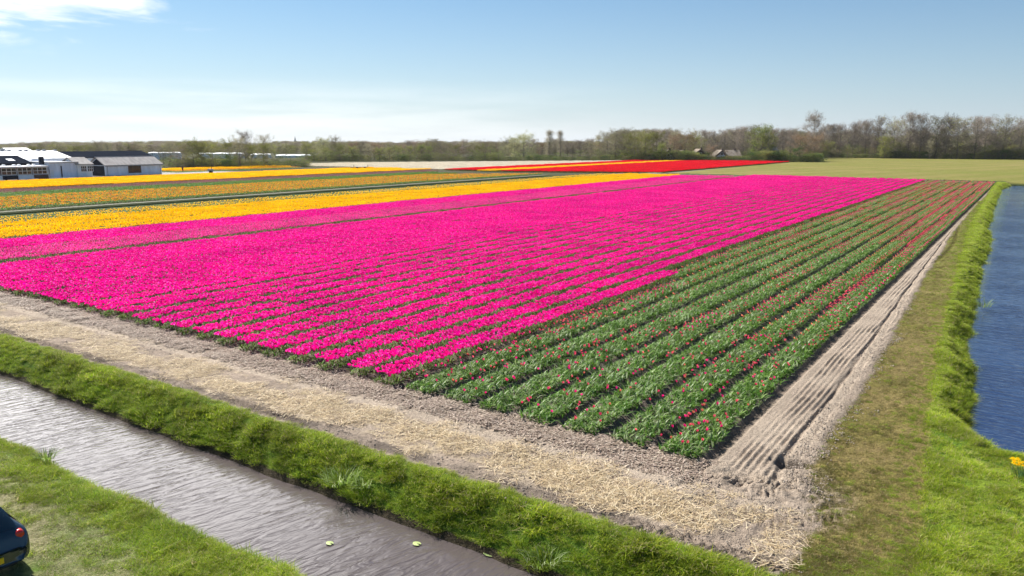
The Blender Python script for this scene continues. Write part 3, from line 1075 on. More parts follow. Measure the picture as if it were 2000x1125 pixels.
def field(name, xs, y0, y1, near_to, seed, ng_f, pick, leaves=True, jag=0.12, slope=0.0, zs=1.0, foliage='tulip_foliage', leaf_scale=1.0, crop=False):
    rn = np.random.default_rng(seed)
    P, NR, RO, SC = [], [], [], []
    for x in xs:
        p, n_, r_, s_ = bed_points(x, (y0(x) if callable(y0) else y0) + rn.uniform(-jag, jag), y1(x) if callable(y1) else y1, near_to, rn)
        P.append(p), NR.append(n_), RO.append(r_), SC.append(s_)
    P, NR, RO, SC = (np.concatenate(a) for a in (P, NR, RO, SC))
    SC[:, 2] *= zs
    if leaves:
        S2 = SC.copy()
        S2[:, 2] *= leaf_scale
        if crop:
            scatter(foliage, P, rn.integers(6, 8, len(P)), RO, S2 * np.array([1.35, 1, 1]), G_LEAF)
        else:
            scatter(foliage, P, np.where(NR, rn.integers(0, 4, len(P)), rn.integers(4, 6, len(P))), RO, S2, G_LEAF)
    if pick is not None:
        scatter(name, P, pick(P, NR, rn), RO, SC, ng_f)


pink_pick = lambda P, NR, rn: rn.integers(10, 14, len(P))
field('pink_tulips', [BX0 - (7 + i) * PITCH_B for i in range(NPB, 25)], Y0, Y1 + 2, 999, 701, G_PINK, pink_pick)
field('pink_tulips', [-59.55 - i * PITCH_B for i in range(8)], lambda x: 10.0, lambda x: 180.0 + (x + 59) * 0.3, 999, 702, G_PINK,
      lambda P, NR, rn: np.where(P[:, 0] > -65.5, rn.integers(8, 10, len(P)), rn.integers(10, 14, len(P))))
field('yellow_tulips', [-73.0 - i * PITCH_B for i in range(9)], lambda x: 12.0, 178, 0, 703, G_ANY, lambda P, NR, rn: rn.integers(0, 3, len(P)), leaf_scale=0.9)
field('half_open_yellow_tulips', [-87.4 - i * PITCH_B for i in range(4)], lambda x: 20.0, 175, 0, 704, G_ANY, lambda P, NR, rn: rn.integers(3, 5, len(P)))
field('orange_tulips', [-106.3 - i * 1.7 for i in range(13)], lambda x: 25.0, lambda x: 166 - (x + 106) * -0.9, 0, 705, G_ANY, lambda P, NR, rn: rn.integers(7, 9, len(P)), leaf_scale=1.0)
field('green_crop', [-128.6 - i * 1.7 for i in range(7)], lambda x: 30.0, 158, 0, 706, G_ANY, None, foliage='green_crop', crop=True)
field('mauve_tulips', [-140.6 - i * 1.7 for i in range(5)], lambda x: 40.0, 168, 0, 707, G_ANY, lambda P, NR, rn: rn.integers(13, 15, len(P)), leaf_scale=0.6)
field('far_yellow_tulips', [-150 - i * 1.7 for i in range(16)], lambda x: 40.0, 172, 0, 708, G_ANY, lambda P, NR, rn: rn.integers(5, 7, len(P)), leaf_scale=0.7)
field('red_tulips', [-84.5 - i * 1.7 for i in range(24)], lambda x: 193.0 + (x + 84) * 0.42, 322, 0, 709, G_ANY, lambda P, NR, rn: rn.integers(9, 11, len(P)), leaf_scale=0.7)
field('striped_yellow_tulips', [-126.5 - i * 1.7 for i in range(4)], lambda x: 176.0, 318, 0, 710, G_ANY, lambda P, NR, rn: rn.integers(5, 7, len(P)), leaf_scale=0.7)
field('dark_red_tulips', [-134.5 - i * 1.7 for i in range(7)], lambda x: 177.0, 312, 0, 711, G_ANY, lambda P, NR, rn: rn.integers(9, 11, len(P)), leaf_scale=0.9)
field('cream_field', [-150.5 - i * 1.7 for i in range(46)], lambda x: 181.0 - (x + 150) * 0.0, lambda x: 310 + (x + 150) * 1.25, 0, 712, G_ANY, lambda P, NR, rn: rn.integers(11, 13, len(P)), leaves=False)
field('distant_yellow_tulips', [-205 - i * 1.7 for i in range(8)], lambda x: 125.0, lambda x: 168, 0, 713, G_ANY, lambda P, NR, rn: rn.integers(5, 7, len(P)), leaf_scale=0.7)
field('distant_orange_tulips', [-196 - i * 1.7 for i in range(5)], lambda x: 122.0, lambda x: 165, 0, 714, G_ANY, lambda P, NR, rn: rn.integers(7, 9, len(P)), leaf_scale=0.8)


# ------------------------------------------------------------------ grass, straw, litter, clods
def grass_patch(name, seed, n, size, h, cols, width=0.012, lean=(0.2, 0.9), tip=1.35):
    rn = np.random.default_rng(seed)
    pb = PB()
    for i in range(n):
        r, a = size * math.sqrt(rn.random()) / 2, rn.uniform(0, 6.283)
        c = vary(rn, cols[rn.integers(len(cols))], 0.04, 0.3)
        k = 1 - 0.5 * (2 * r / size) ** 2
        blade(pb, r * math.cos(a), r * math.sin(a), -0.02, rn.uniform(0, 6.283), h * k * rn.uniform(0.5, 1.15), width * rn.uniform(0.7, 1.4), rn.uniform(*lean), rn.uniform(0.1, 0.55), c, 2, np.clip(c * tip, 0, 1))
    return pb.hidden_object(name, M_GRASS)


G_LUSH = [(0.33, 0.30, 0.13), (0.20, 0.27, 0.03), (0.20, 0.29, 0.014), (0.15, 0.25, 0.014), (0.26, 0.33, 0.018), (0.12, 0.21, 0.014), (0.29, 0.34, 0.028)]
G_DRY = [(0.22, 0.175, 0.075), (0.15, 0.13, 0.035), (0.18, 0.14, 0.05), (0.11, 0.125, 0.02), (0.34, 0.28, 0.15)]
lushP = [grass_patch('grass_patch', 200 + i, 90, 0.55, 0.26, G_LUSH, 0.016) for i in range(5)]
longP = [grass_patch('long_grass_patch', 210 + i, 70, 0.55, 0.42, G_LUSH + [(0.17, 0.20, 0.06)], 0.018, (0.3, 1.0)) for i in range(3)]
mownP = [grass_patch('mown_patch', 220 + i, 70, 0.6, 0.085, G_DRY + [(0.12, 0.15, 0.025)], 0.012, (0.4, 1.2), 1.2) for i in range(4)]
dryP = [grass_patch('dry_patch', 230 + i, 60, 0.6, 0.10, [(0.42, 0.37, 0.22), (0.30, 0.28, 0.12), (0.15, 0.20, 0.03), (0.5, 0.45, 0.3)], 0.014, (0.4, 1.2), 1.15) for i in range(3)]
G_LIME = [(min(a * 1.22, .9), min(b * 1.12, .9), c * 1.3) for a, b, c in G_LUSH]
limeP = [grass_patch('canal_grass_patch', 270 + i, 90, 0.55, 0.26, G_LIME, 0.016) for i in range(5)]
limeL = [grass_patch('canal_long_grass_patch', 280 + i, 70, 0.55, 0.40, G_LIME, 0.018, (0.3, 1.0)) for i in range(3)]
G_BRIGHT = scatter_group('canal_grass_scatter', limeP + limeL)
G_GRASS = scatter_group('grass_scatter', lushP + longP + mownP + dryP)      # 0-4, 5-7, 8-11, 12-14


def rand_in(rn, n, x0, x1, y0, y1):
    return rn.uniform(x0, x1, n), rn.uniform(y0, y1, n)


def lay(name, x, y, idx, scl, rn, ng, dz=0.0, tilt=None):
    z = hz(x, y) + dz
    rot = rn.uniform(0, 6.283, len(x))
    if tilt is not None:
        rr = np.zeros((len(x), 3))
        rr[:, 0], rr[:, 1], rr[:, 2] = tilt[0], tilt[1], rot
        rot = rr
    return scatter(name, np.stack([x, y, z], 1), idx, rot, scl, ng)


rn = np.random.default_rng(1000)
# far bank of the front ditch
x, y = rand_in(rn, 6800, -62, 3, 12.95, 14.4)
keep = (y > ditch_far(x) + 0.02) & (y + 0.3 * (fbm(x * 0.9, y * 0.9, 4) - .5) < 14.38 + 0.12 * (rn.random(len(x)) - 0.5))
x, y = x[keep], y[keep]
idx = np.where(rn.random(len(x)) < 0.82, rn.integers(0, 5, len(x)), rn.integers(5, 8, len(x)))
sc_ = rn.uniform(0.5, 0.95, len(x)) * np.where(y > 14.1, 0.6, 1.0) * (0.30 + 1.35 * fbm(x * 1.6, y * 1.6 + 7, 3))
up_ = y + 0.35 * fbm(x * 0.8, y * 0.8 + 2, 3) > 13.72
lay('grass', x[~up_], y[~up_], idx[~up_], sc_[~up_], rn, G_GRASS)
lay('bank_top_lit_tint_grass', x[up_], y[up_], idx[up_], sc_[up_], rn, G_BRIGHT)  # sunlit bank top put into the brighter blade colour
# near bank with the car
x, y = rand_in(rn, 10500, -34, -8, 5.0, 10.3)
keep = y < ditch_near(x) - 0.05
x, y = x[keep], y[keep]
road = sst(8.6, 7.4, y + 1.3 * (fbm(x * 0.9, y * 0.9, 4) - .5) + 0.06 * (x + 17))
lush_ = rn.random(len(x)) > road * 0.9
idx = np.where(lush_, np.where(rn.random(len(x)) < 0.9, rn.integers(0, 5, len(x)), 5), rn.integers(12, 15, len(x)))
sc_ = np.where(lush_, rn.uniform(0.35, 0.8, len(x)) * (0.4 + 1.2 * fbm(x * 1.8, y * 1.8 + 3, 3)), rn.uniform(0.5, 1.0, len(x)))
carfree = ~((x > -21.0) & (x < -16.2) & (y > 4.5) & (y < 6.5))
lm = carfree & (idx < 8) & (fbm(x * 0.7 + 5, y * 0.7, 3) > 0.46)
lay('near_bank_lime_grass', x[lm], y[lm], idx[lm], sc_[lm], rn, G_BRIGHT)
carfree &= ~lm
lay('near_bank_grass', x[carfree], y[carfree], idx[carfree], sc_[carfree], rn, G_GRASS)
# canal bank (lush) : density falls with distance
ys = 14.3 + (190 - 14.3) * rn.random(16000) ** 2.2
mx = mown_x(ys)
cxn = np.where(ys < 25.0, 3.5, canal_x(ys) - 0.02)
xs = mx + (cxn - mx + 0.0) * rn.random(len(ys))
keep = (xs + 0.3 * (fbm(xs * 0.9, ys * 0.9, 4) - 0.5) > mx) & (canal_d(xs, ys) < -0.02) & (xs < 3.5)
xs, ys = xs[keep], ys[keep]
near_edge = canal_d(xs, ys) > -0.9
idx = np.where(near_edge & (rn.random(len(xs)) < 0.45), rn.integers(5, 8, len(xs)), rn.integers(0, 5, len(xs)))
sc_ = rn.uniform(0.4, 0.8, len(xs)) * (1 + sst(40, 160, ys) * 0.9) * (0.30 + 1.35 * fbm(xs * 1.5, ys * 1.5 + 5, 3))
lay('canal_bank_grass', xs, ys, idx, sc_, rn, G_BRIGHT)
# mown verge
ys = 14.2 + (130 - 14.2) * rn.random(17000) ** 2.4
lx, mx = lane_x(ys), mown_x(ys)
xs = lx + (mx - lx + 0.1) * rn.random(len(ys)) + 0.1
nb_ = fbm(xs * 0.9, ys * 0.9, 4)
keep = (rn.random(len(xs)) < 0.35 + 1.1 * (nb_ - 0.25)) & (xs > lx + 0.1)
xs, ys = xs[keep], ys[keep]
idx = np.where(rn.random(len(xs)) < 0.13 + 0.5 * sst(1.0, 0.1, mown_x(ys) - xs), rn.integers(0, 5, len(xs)), rn.integers(8, 12, len(xs)))
sc_ = np.where(idx < 8, rn.uniform(0.22, 0.42, len(xs)), rn.uniform(0.6, 1.1, len(xs))) * (1 + sst(40, 120, ys) * 0.5)
lay('mown_grass', xs, ys, idx, sc_, rn, G_GRASS)


def straw_patch(name, seed, n, size, cols, ln=(0.10, 0.32), wd=0.010):
    rn = np.random.default_rng(seed)
    pb = PB()
    for i in range(n):
        r, a = size * math.sqrt(rn.random()) / 2, rn.uniform(0, 6.283)
        x, y, z = r * math.cos(a), r * math.sin(a), rn.uniform(0.004, 0.05)
        th = rn.uniform(0, 6.283)
        L_, w, ti = rn.uniform(*ln) / 2, wd * rn.uniform(0.6, 1.3) / 2, rn.normal(0, 0.16)
        c, s_ = math.cos(th), math.sin(th)
        z = max(z, abs(ti) * L_)
        v = [(x - c * L_ - s_ * w, y - s_ * L_ + c * w, z - ti * L_), (x - c * L_ + s_ * w, y - s_ * L_ - c * w, z - ti * L_),
             (x + c * L_ + s_ * w, y + s_ * L_ - c * w, z + ti * L_), (x + c * L_ - s_ * w, y + s_ * L_ + c * w, z + ti * L_)]
        pb.add(v, quads=[(0, 1, 2, 3)], col_=vary(rn, cols[rn.integers(len(cols))], 0.04, 0.25))
    return pb.hidden_object(name, M_STRAW)


strP = [straw_patch('straw_patch', 240 + i, 85, 0.9, [(0.54, 0.425, 0.255), (0.43, 0.32, 0.18), (0.66, 0.55, 0.38), (0.22, 0.16, 0.105)]) for i in range(4)]
litP = [straw_patch('litter_patch', 250 + i, 70, 0.7, [(0.28, 0.21, 0.16), (0.35, 0.27, 0.215), (0.19, 0.14, 0.105), (0.46, 0.38, 0.30)], (0.05, 0.16), 0.022) for i in range(3)]
G_STRAW = scatter_group('straw_scatter', strP + litP)
x, y = rand_in(rn, 2300, -62, -2.6, 14.75, 17.35)
w1 = fbm(x * 0.9, y * 0.9, 4) - 0.5
st = sst(14.75, 15.6, y + 0.7 * w1) * sst(17.4, 16.2, y + 0.9 * w1) * sst(-2.9, -3.7, x + 1.2 * w1)
keep = rn.random(len(x)) < st * (0.12 + 0.50 * sst(0.34, 0.56, fbm(x * 0.35 + 3, y * 1.1, 3)) + 1.8 * w1)
lay('straw', x[keep], y[keep], rn.integers(0, 4, keep.sum()), rn.uniform(0.7, 1.2, keep.sum()), rn, G_STRAW)
x, y = rand_in(rn, 1500, -55, BED_R + 0.4, 17.5, 18.75)
keep = rn.random(len(x)) < 0.85
lay('leaf_litter', x[keep], y[keep], rn.integers(4, 7, keep.sum()), rn.uniform(0.7, 1.2, keep.sum()), rn, G_STRAW)


def clod_patch(name, seed, n, size, cols, r0=(0.008, 0.028)):
    rn = np.random.default_rng(seed)
    pb = PB()
    for i in range(n):
        r, a = size * math.sqrt(rn.random()) / 2, rn.uniform(0, 6.283)
        x, y, s_ = r * math.cos(a), r * math.sin(a), rn.uniform(*r0)
        v = np.array([(1, 0, 0), (0, 1, 0), (-1, 0, 0), (0, -1, 0), (0, 0, 1), (0.6, 0.6, 0.55), (-0.6, 0.5, 0.5), (-0.5, -0.6, 0.55), (0.6, -0.55, 0.5)]) * rn.uniform(0.7, 1.25, (9, 3)) * s_ + (x, y, 0)
        t = [(0, 5, 4), (5, 1, 4), (1, 6, 4), (6, 2, 4), (2, 7, 4), (7, 3, 4), (3, 8, 4), (8, 0, 4), (0, 1, 5), (1, 2, 6), (2, 3, 7), (3, 0, 8)]
        pb.add(v, tris=t, col_=vary(rn, cols[rn.integers(len(cols))], 0.02, 0.2))
    return pb.hidden_object(name, M_STRAW)


cloP = [clod_patch('clod_patch', 260 + i, 26, 0.8, [(0.30, 0.245, 0.195), (0.24, 0.19, 0.15), (0.36, 0.30, 0.24)]) for i in range(3)]
G_CLOD = scatter_group('clod_scatter', cloP)
x1_, y1_ = rand_in(rn, 900, -50, -3.0, 14.35, 18.6)
keep = rn.random(900) < np.where((y1_ < 15.0) | (y1_ > 17.4) | (x1_ > -6.5), 0.9, 0.18)
ys = 18.5 + 30 * rn.random(170) ** 1.6
xs = lane_x(ys) + rn.normal(-0.1, 0.18, len(ys))
x, y = np.concatenate([x1_[keep], xs]), np.concatenate([y1_[keep], ys])
lay('soil_clods', x, y, rn.integers(0, 3, len(x)), rn.uniform(0.6, 1.3, len(x)), rn, G_CLOD)
# ------------------------------------------------------------------ trees
def rot_about(v, axis, ang):
    return v * math.cos(ang) + axis.cross(v) * math.sin(ang) + axis * axis.dot(v) * (1 - math.cos(ang))


TREE_KIND = {
    # crown from, width ratio, limbs, twigs per limb point, twig colours, leaf colours, leaves, leaf size, up
    'bare': dict(c0=0.28, w=0.5, limbs=26, twig=24, tcol=[(0.253, 0.214, 0.184), (0.33, 0.271, 0.222), (0.194, 0.165, 0.145)], lcol=[(0.26, 0.234, 0.117)], leaf=7, ls=0.24, up=0.95, shape='oval'),
    'hazy': dict(c0=0.14, w=0.62, limbs=26, twig=20, tcol=[(0.232, 0.194, 0.155), (0.279, 0.232, 0.171)], lcol=[(0.28, 0.29, 0.12), (0.23, 0.25, 0.10), (0.33, 0.32, 0.15)], leaf=17, ls=0.27, up=0.75, shape='oval'),
    'olive': dict(c0=0.05, w=0.82, limbs=24, twig=9, tcol=[(0.202, 0.171, 0.109)], lcol=[(0.21, 0.235, 0.05), (0.26, 0.27, 0.06), (0.16, 0.19, 0.045), (0.30, 0.28, 0.08)], leaf=49, ls=0.29, up=0.6, shape='round'),
    'green': dict(c0=0.10, w=0.66, limbs=26, twig=5, tcol=[(0.186, 0.171, 0.093)], lcol=[(0.20, 0.24, 0.055), (0.25, 0.28, 0.07), (0.15, 0.19, 0.045)], leaf=49, ls=0.29, up=0.7, shape='round'),
    'russet': dict(c0=0.14, w=0.82, limbs=26, twig=14, tcol=[(0.264, 0.171, 0.124), (0.31, 0.209, 0.139)], lcol=[(0.273, 0.195, 0.111), (0.312, 0.221, 0.104), (0.221, 0.163, 0.091)], leaf=22, ls=0.26, up=0.55, shape='round'),
    'pale': dict(c0=0.08, w=0.88, limbs=26, twig=8, tcol=[(0.31, 0.279, 0.171)], lcol=[(0.351, 0.351, 0.169), (0.299, 0.312, 0.13), (0.403, 0.39, 0.221)], leaf=49, ls=0.29, up=0.7, shape='round'),
    'poplar': dict(c0=0.10, w=0.17, limbs=34, twig=10, tcol=[(0.248, 0.217, 0.178), (0.31, 0.264, 0.202)], lcol=[(0.26, 0.247, 0.117)], leaf=7, ls=0.24, up=2.2, shape='column'),
    'dark': dict(c0=0.04, w=0.95, limbs=24, twig=2, tcol=[(0.093, 0.085, 0.046)], lcol=[(0.065, 0.111, 0.029), (0.085, 0.137, 0.036), (0.052, 0.088, 0.026)], leaf=57, ls=0.29, up=0.45, shape='round'),
    'bush': dict(c0=0.02, w=1.7, limbs=20, twig=3, tcol=[(0.186, 0.155, 0.093)], lcol=[(0.16, 0.20, 0.05), (0.20, 0.235, 0.06), (0.11, 0.15, 0.035)], leaf=41, ls=0.24, up=0.4, shape='round'),
    'thicket': dict(c0=0.02, w=1.6, limbs=20, twig=14, tcol=[(0.217, 0.155, 0.116), (0.171, 0.132, 0.101)], lcol=[(0.195, 0.156, 0.078), (0.13, 0.13, 0.052)], leaf=15, ls=0.24, up=0.5, shape='round'),
}


def tree_meshes(kind, seed, h=12.0):
    k = TREE_KIND[kind]
    rn = np.random.default_rng(seed)
    rnd = random.Random(seed)
    tr, pb = MB(), PB()
    W = h * k['w'] / 2
    pts, rad = [], []
    r0 = h * 0.011 + 0.03
    ox, oy = 0, 0
    top = h * (0.86 if k['shape'] != 'round' else 0.75)
    for i in range(8):
        t = i / 7
        pts.append((ox, oy, top * t - 0.15))
        rad.append(r0 * (1.25 - 1.12 * t) if i else r0 * 1.6)
        ox += rnd.gauss(0, h * 0.008)
        oy += rnd.gauss(0, h * 0.008)
    tr.tube(pts, rad, 6)

    def trunk_at(t):
        f = min(t, 0.999) * 7
        i = int(f)
        return Vector(pts[i]).lerp(Vector(pts[i + 1]), f - i)

    ends = []

    def envelope(t):
        if k['shape'] == 'column':
            return W * (0.35 + 0.65 * math.sin(math.pi * min(1, t * 0.9 + 0.08)))
        if k['shape'] == 'oval':
            return W * (0.30 + 0.70 * math.sin(math.pi * (0.12 + 0.78 * t)))
        return W * max(0.25, math.sqrt(max(0, 1 - (1.75 * t - 0.72) ** 2)))

    for j in range(k['limbs']):
        t = (j + rnd.random()) / k['limbs']
        zt = k['c0'] + (0.97 - k['c0']) * t * 0.92
        p0 = trunk_at(min(1, zt * h / top))
        a = j * 2.4 + rnd.uniform(-.5, .5)
        ln = envelope(t) * rnd.uniform(0.70, 1.18)
        d = Vector((math.cos(a), math.sin(a), k['up'] * rnd.uniform(0.5, 1.2) * (0.15 + 1.1 * t) + 0.5 * t * t)).normalized()
        ll = ln / max(0.25, math.hypot(d.x, d.y)) * (1 if k['shape'] != 'column' else 1.0)
        ll = min(ll, h * (1.04 - zt) / max(d.z, 0.2), h * 0.5)
        mid = p0 + d * ll * 0.5 + Vector((0, 0, -0.04 * ll))
        end = p0 + d * ll + Vector((0, 0, 0.08 * ll))
        rr = r0 * (0.42 - 0.26 * t)
        tr.tube([p0, mid, end], [rr, rr * 0.6, rr * 0.15], 4, cap=False)
        for q in range(5):
            s_ = 0.28 + 0.72 * (q + rnd.random()) / 5
            b = (p0.lerp(mid, s_ * 2) if s_ < 0.5 else mid.lerp(end, s_ * 2 - 1))
            sd = Vector((rnd.gauss(0, 1), rnd.gauss(0, 1), rnd.gauss(0.35, 0.6))).normalized()
            sl = ll * rnd.uniform(0.14, 0.34) if k['shape'] != 'column' else ll * rnd.uniform(0.15, 0.3)
            e = b + sd * sl
            tr.tube([b, e], [rr * 0.35, rr * 0.1], 3, cap=False)
            ends.append((b, e))
    # twigs and leaves round the branch ends
    V, Q, Cc, n = [], [], [], 0
    for (b, e) in ends:
        clump = rn.uniform(0.75, 1.25)
        for _ in range(k['twig']):
            p = np.array(b.lerp(e, rnd.uniform(0.2, 1.0))) + rn.normal(0, 0.026 * h, 3)
            d = np.array([rn.normal(0, 0.6), rn.normal(0, 0.6), rn.uniform(0.1, 1.2) * max(0.5, min(k['up'], 1.2))])
            d /= np.linalg.norm(d)
            ln = h * rn.uniform(0.035, 0.09)
            sdv = np.cross(d, rn.normal(0, 1, 3))
            sdv /= np.linalg.norm(sdv) + 1e-6
            w = rn.uniform(0.010, 0.024)
            q = p + d * ln
            V += [p - sdv * w, p + sdv * w, q + sdv * w * 0.5, q - sdv * w * 0.5]
            c = vary(rn, k['tcol'][rn.integers(len(k['tcol']))], 0.03, 0.2)
            Cc += [c] * 4
            Q.append((n, n + 1, n + 2, n + 3))
            n += 4
        for _ in range(k['leaf']):
            p = np.array(b.lerp(e, rnd.uniform(0.1, 1.1))) + rn.normal(0, 0.034 * h, 3)
            if p[2] < 0.1:
                p[2] = 0.1
            a1 = rn.normal(0, 1, 3)
            a1 /= np.linalg.norm(a1)
            a2 = np.cross(a1, rn.normal(0, 1, 3))
            a2 /= np.linalg.norm(a2) + 1e-6
            s_ = k['ls'] * rn.uniform(0.4, 1.0) * (h / 12) ** 0.5 / 2
            V += [p - a1 * s_, p + a2 * s_ * 0.7, p + a1 * s_, p - a2 * s_ * 0.7]
            c = vary(rn, np.array(k['lcol'][rn.integers(len(k['lcol']))]) * clump, 0.04, 0.22)
            Cc += [c] * 4
            Q.append((n, n + 1, n + 2, n + 3))
            n += 4
    pb.add(np.array(V), quads=np.array(Q), col_=np.array(Cc))
    tm = bpy.data.meshes.new('trunk')
    tm.from_pydata([tuple(p) for p in tr.v], [], tr.f)
    tm.materials.append(M_BARK)
    return tm, pb.mesh('crown', M_CROWN), h


TREES = {}


def tree_src(kind, i, h=12.0):
    key = (kind, i)
    if key not in TREES:
        TREES[key] = tree_meshes(kind, hash(kind) % 1 + sum(map(ord, kind)) * 7 + i * 31, h)
    return TREES[key]


trn = random.Random(55)
NAMED, ANON = [], []


ANON_LABELS = {'thin bare tree in the second rank behind the tall meadow row': 'thin bare tree', 'low brushy shrub in the dark undergrowth along the far meadow edge': 'low brushy shrub',
               'low garden hedge bush along the edge of the red field': 'low garden bush', 'thin bare tree in the wood behind the thatched houses': 'thin bare tree',
               'low bush in the undergrowth of the far tree belt': 'low undergrowth bush', 'grey brown tree in the wood behind the far tree belt': 'grey brown tree',
               'low hedge bush along the ditch behind the orange tulips': 'low hedge bush', 'grey olive tree showing above the barn roofs': 'grey olive tree above the barns'}


def plant(u, v_top, base, kind, label=None, group=None, wide=1.0, name=None, cat='tree', var=4):
    """base: a ground distance (m) along the line of sight of photo column u"""
    x, y = at_range(u, base)
    fwd = -math.sin(YAW) * x + math.cos(YAW) * y
    h = max(1.0, CAMH - (v_top - 276) / FPX * fwd)
    tm, cm, h0 = tree_src(kind, trn.randrange(var), 2.6 if kind in ('bush', 'thicket') and False else 12.0)
    s_ = h / (h0 * 0.97)
    root = thing(name or 'tree', label, cat, (x, y, 0.0), trn.uniform(0, 6.28), group)
    (ANON if label and label.split()[0] in ('low', 'thin', 'grey') and group and group.split()[0] in ('shrubs', 'thin', 'garden', 'undergrowth', 'wood', 'hedge', 'trees') and cat in ('bush', 'shrub', 'tree') and label in ANON_LABELS else NAMED).append((u, base, root, label))
    for nm, me in (('trunk', tm), ('crown', cm)):
        o = link(nm, me, root)
        o.scale = (s_ * wide, s_ * wide, s_)
    return root


# -- tall bare row behind the meadow (right)
R1 = 'tall trees in the row behind the meadow'
side_row = [
    (1608, 252, 446, 'bare', 1.0), (1624, 250, 452, 'bare', 0.9), (1642, 249, 455, 'bare', 0.9), (1668, 253, 450, 'bare', 0.8), (1692, 242, 448, 'bare', 1.0), (1714, 237, 442, 'bare', 1.1),
    (1746, 241, 438, 'hazy', 1.25), (1776, 231, 442, 'bare', 1.1), (1798, 232, 440, 'bare', 1.1), (1829, 236, 440, 'hazy', 1.1), (1849, 235, 442, 'bare', 1.0), (1871, 238, 438, 'hazy', 1.3),
    (1905, 236, 440, 'bare', 1.2), (1924, 237, 446, 'bare', 1.1), (1962, 237, 438, 'hazy', 1.35), (1996, 238, 440, 'bare', 1.1), (2030, 236, 440, 'bare', 1.1)]
say = ['bare tree at the left end of the tall row, behind the meadow corner', 'slim bare tree, second in the tall row behind the meadow', 'bare tree with an upright crown, third in the tall row behind the meadow',
       'small thin bare tree in the low gap of the row behind the meadow', 'bare tree just right of the low gap in the meadow row', 'tall wide bare tree with arching limbs above the yellow green bush',
       'wide pale olive tree in the middle of the row behind the meadow', 'tallest bare tree of the row, just right of the wide pale olive one', 'tall dark bare tree, second to the right of the wide pale olive tree',
       'hazy budding tree beside the middle gap in the meadow row', 'bare tree between the two hazy budding trees of the meadow row', 'wide pale green crown right of the middle of the meadow row',
       'spreading bare tree right of the wide pale green crown', 'dark bare tree standing close behind the spreading bare one in the row', 'wide pale green tree near the right end of the meadow row',
       'bare tree at the right end of the meadow row, cut by the frame', 'bare tree just beyond the right end of the meadow row']
for (u, v, d, k, w), lb in zip(side_row[:-1], say):
    plant(u, v, d, k, lb, R1, w)
for i, u in enumerate(range(1605, 2010, 15)):
    plant(u + trn.uniform(-5, 5), trn.uniform(245, 262), 462 + trn.uniform(-6, 14), 'bare', 'thin bare tree in the second rank behind the tall meadow row', 'thin trees in the second rank behind the meadow row', 0.9)
# understorey below that row
for i, u in enumerate(range(1600, 2012, 9)):
    kd = trn.choice(['thicket', 'thicket', 'bush', 'thicket'])
    plant(u + trn.uniform(-4, 4), trn.uniform(281, 293), 436 + trn.uniform(-3, 8), kd, 'low brushy shrub in the dark undergrowth along the far meadow edge', 'shrubs along the far edge of the meadow', 1.0, 'shrub', 'shrub')
plant(1730, 265, 433, 'olive', 'yellow green tree low in front of the wide pale olive tree of the meadow row', None, 0.9)
plant(1818, 277, 433, 'hazy', 'small pale bush tree in front of the middle of the meadow row', None, 0.9)

# -- village trees (centre right)
VG = 'trees round the thatched houses'
vil = [(1203, 259, 352, 'hazy', 1.25, 'grey green tree where the wood meets the village trees'), (1220, 258, 362, 'hazy', 1.2, 'pale grey green tree at the left edge of the village trees'),
       (1240, 262, 344, 'olive', 1.35, 'broad yellow olive tree standing at the left end of the red field'), (1262, 259, 350, 'olive', 1.15, 'olive tree just behind the broad yellow olive one'),
       (1283, 259, 352, 'olive', 1.1, 'tall olive tree left of the gabled houses'), (1293, 279, 341, 'green', 1.0, 'small fresh green round tree in front of the first gabled house'),
       (1338, 261, 366, 'russet', 1.5, 'broad russet brown crown rising behind the gabled houses'), (1318, 264, 372, 'russet', 1.1, 'russet tree left of the broad russet brown crown'),
       (1358, 264, 372, 'olive', 1.1, 'olive brown tree right of the broad russet brown crown'), (1391, 284, 348, 'russet', 1.1, 'small round russet tree between the gabled houses'),
       (1376, 260, 378, 'bare', 1.1, 'bare tree behind the small round russet tree'), (1394, 262, 384, 'bare', 1.1, 'bare tree in the gap right of the small round russet tree'),
       (1416, 259, 380, 'bare', 1.2, 'bare tree above the white gabled house'), (1434, 258, 376, 'bare', 1.2, 'dark bare tree right of the white gabled house'),
       (1453, 253, 370, 'bare', 1.3, 'tall bare tree at the left of the large green tree'), (1470, 252, 362, 'hazy', 1.2, 'budding tree touching the left side of the large green tree'),
       (1486, 246, 354, 'green', 1.25, 'large fresh green tree, tallest of the village trees'), (1500, 262, 352, 'olive', 1.1, 'olive tree at the right foot of the large green tree'),
       (1513, 256, 384, 'bare', 1.0, 'bare tree just right of the large green tree'), (1528, 257, 388, 'bare', 1.0, 'bare tree behind the thatched house with the pale roof'),
       (1545, 256, 392, 'bare', 1.0, 'bare tree above the dark green bush'), (1562, 262, 366, 'russet', 1.3, 'wide russet tree behind the dark green bush'),
       (1584, 231, 424, 'bare', 1.15, 'very tall bare tree rising alone above the russet trees'), (1592, 264, 366, 'russet', 1.2, 'russet tree at the right of the dark green bush')]
for u, v, d, k, w, lb in vil:
    plant(u, v, d, k, lb, VG, w)
plant(1553, 288, 345, 'dark', 'large rounded dark green bush in front of the russet trees', None, 1.45, 'bush', 'bush')
plant(1532, 293, 344, 'green', 'small bright green bush left of the large dark green bush', None, 1.5, 'bush', 'bush')
for u in (1252, 1268, 1280, 1312, 1328, 1345, 1358, 1384, 1400, 1424, 1440, 1456, 1470, 1500, 1515, 1575, 1588, 1599):
    plant(u + trn.uniform(-3, 3), trn.uniform(291, 301), 339 + (u - 1250) * 0.02 + trn.uniform(-2, 3), trn.choice(['bush', 'thicket', 'dark', 'bush']), 'low garden hedge bush along the edge of the red field', 'garden bushes along the red field', 1.0, 'bush', 'bush')
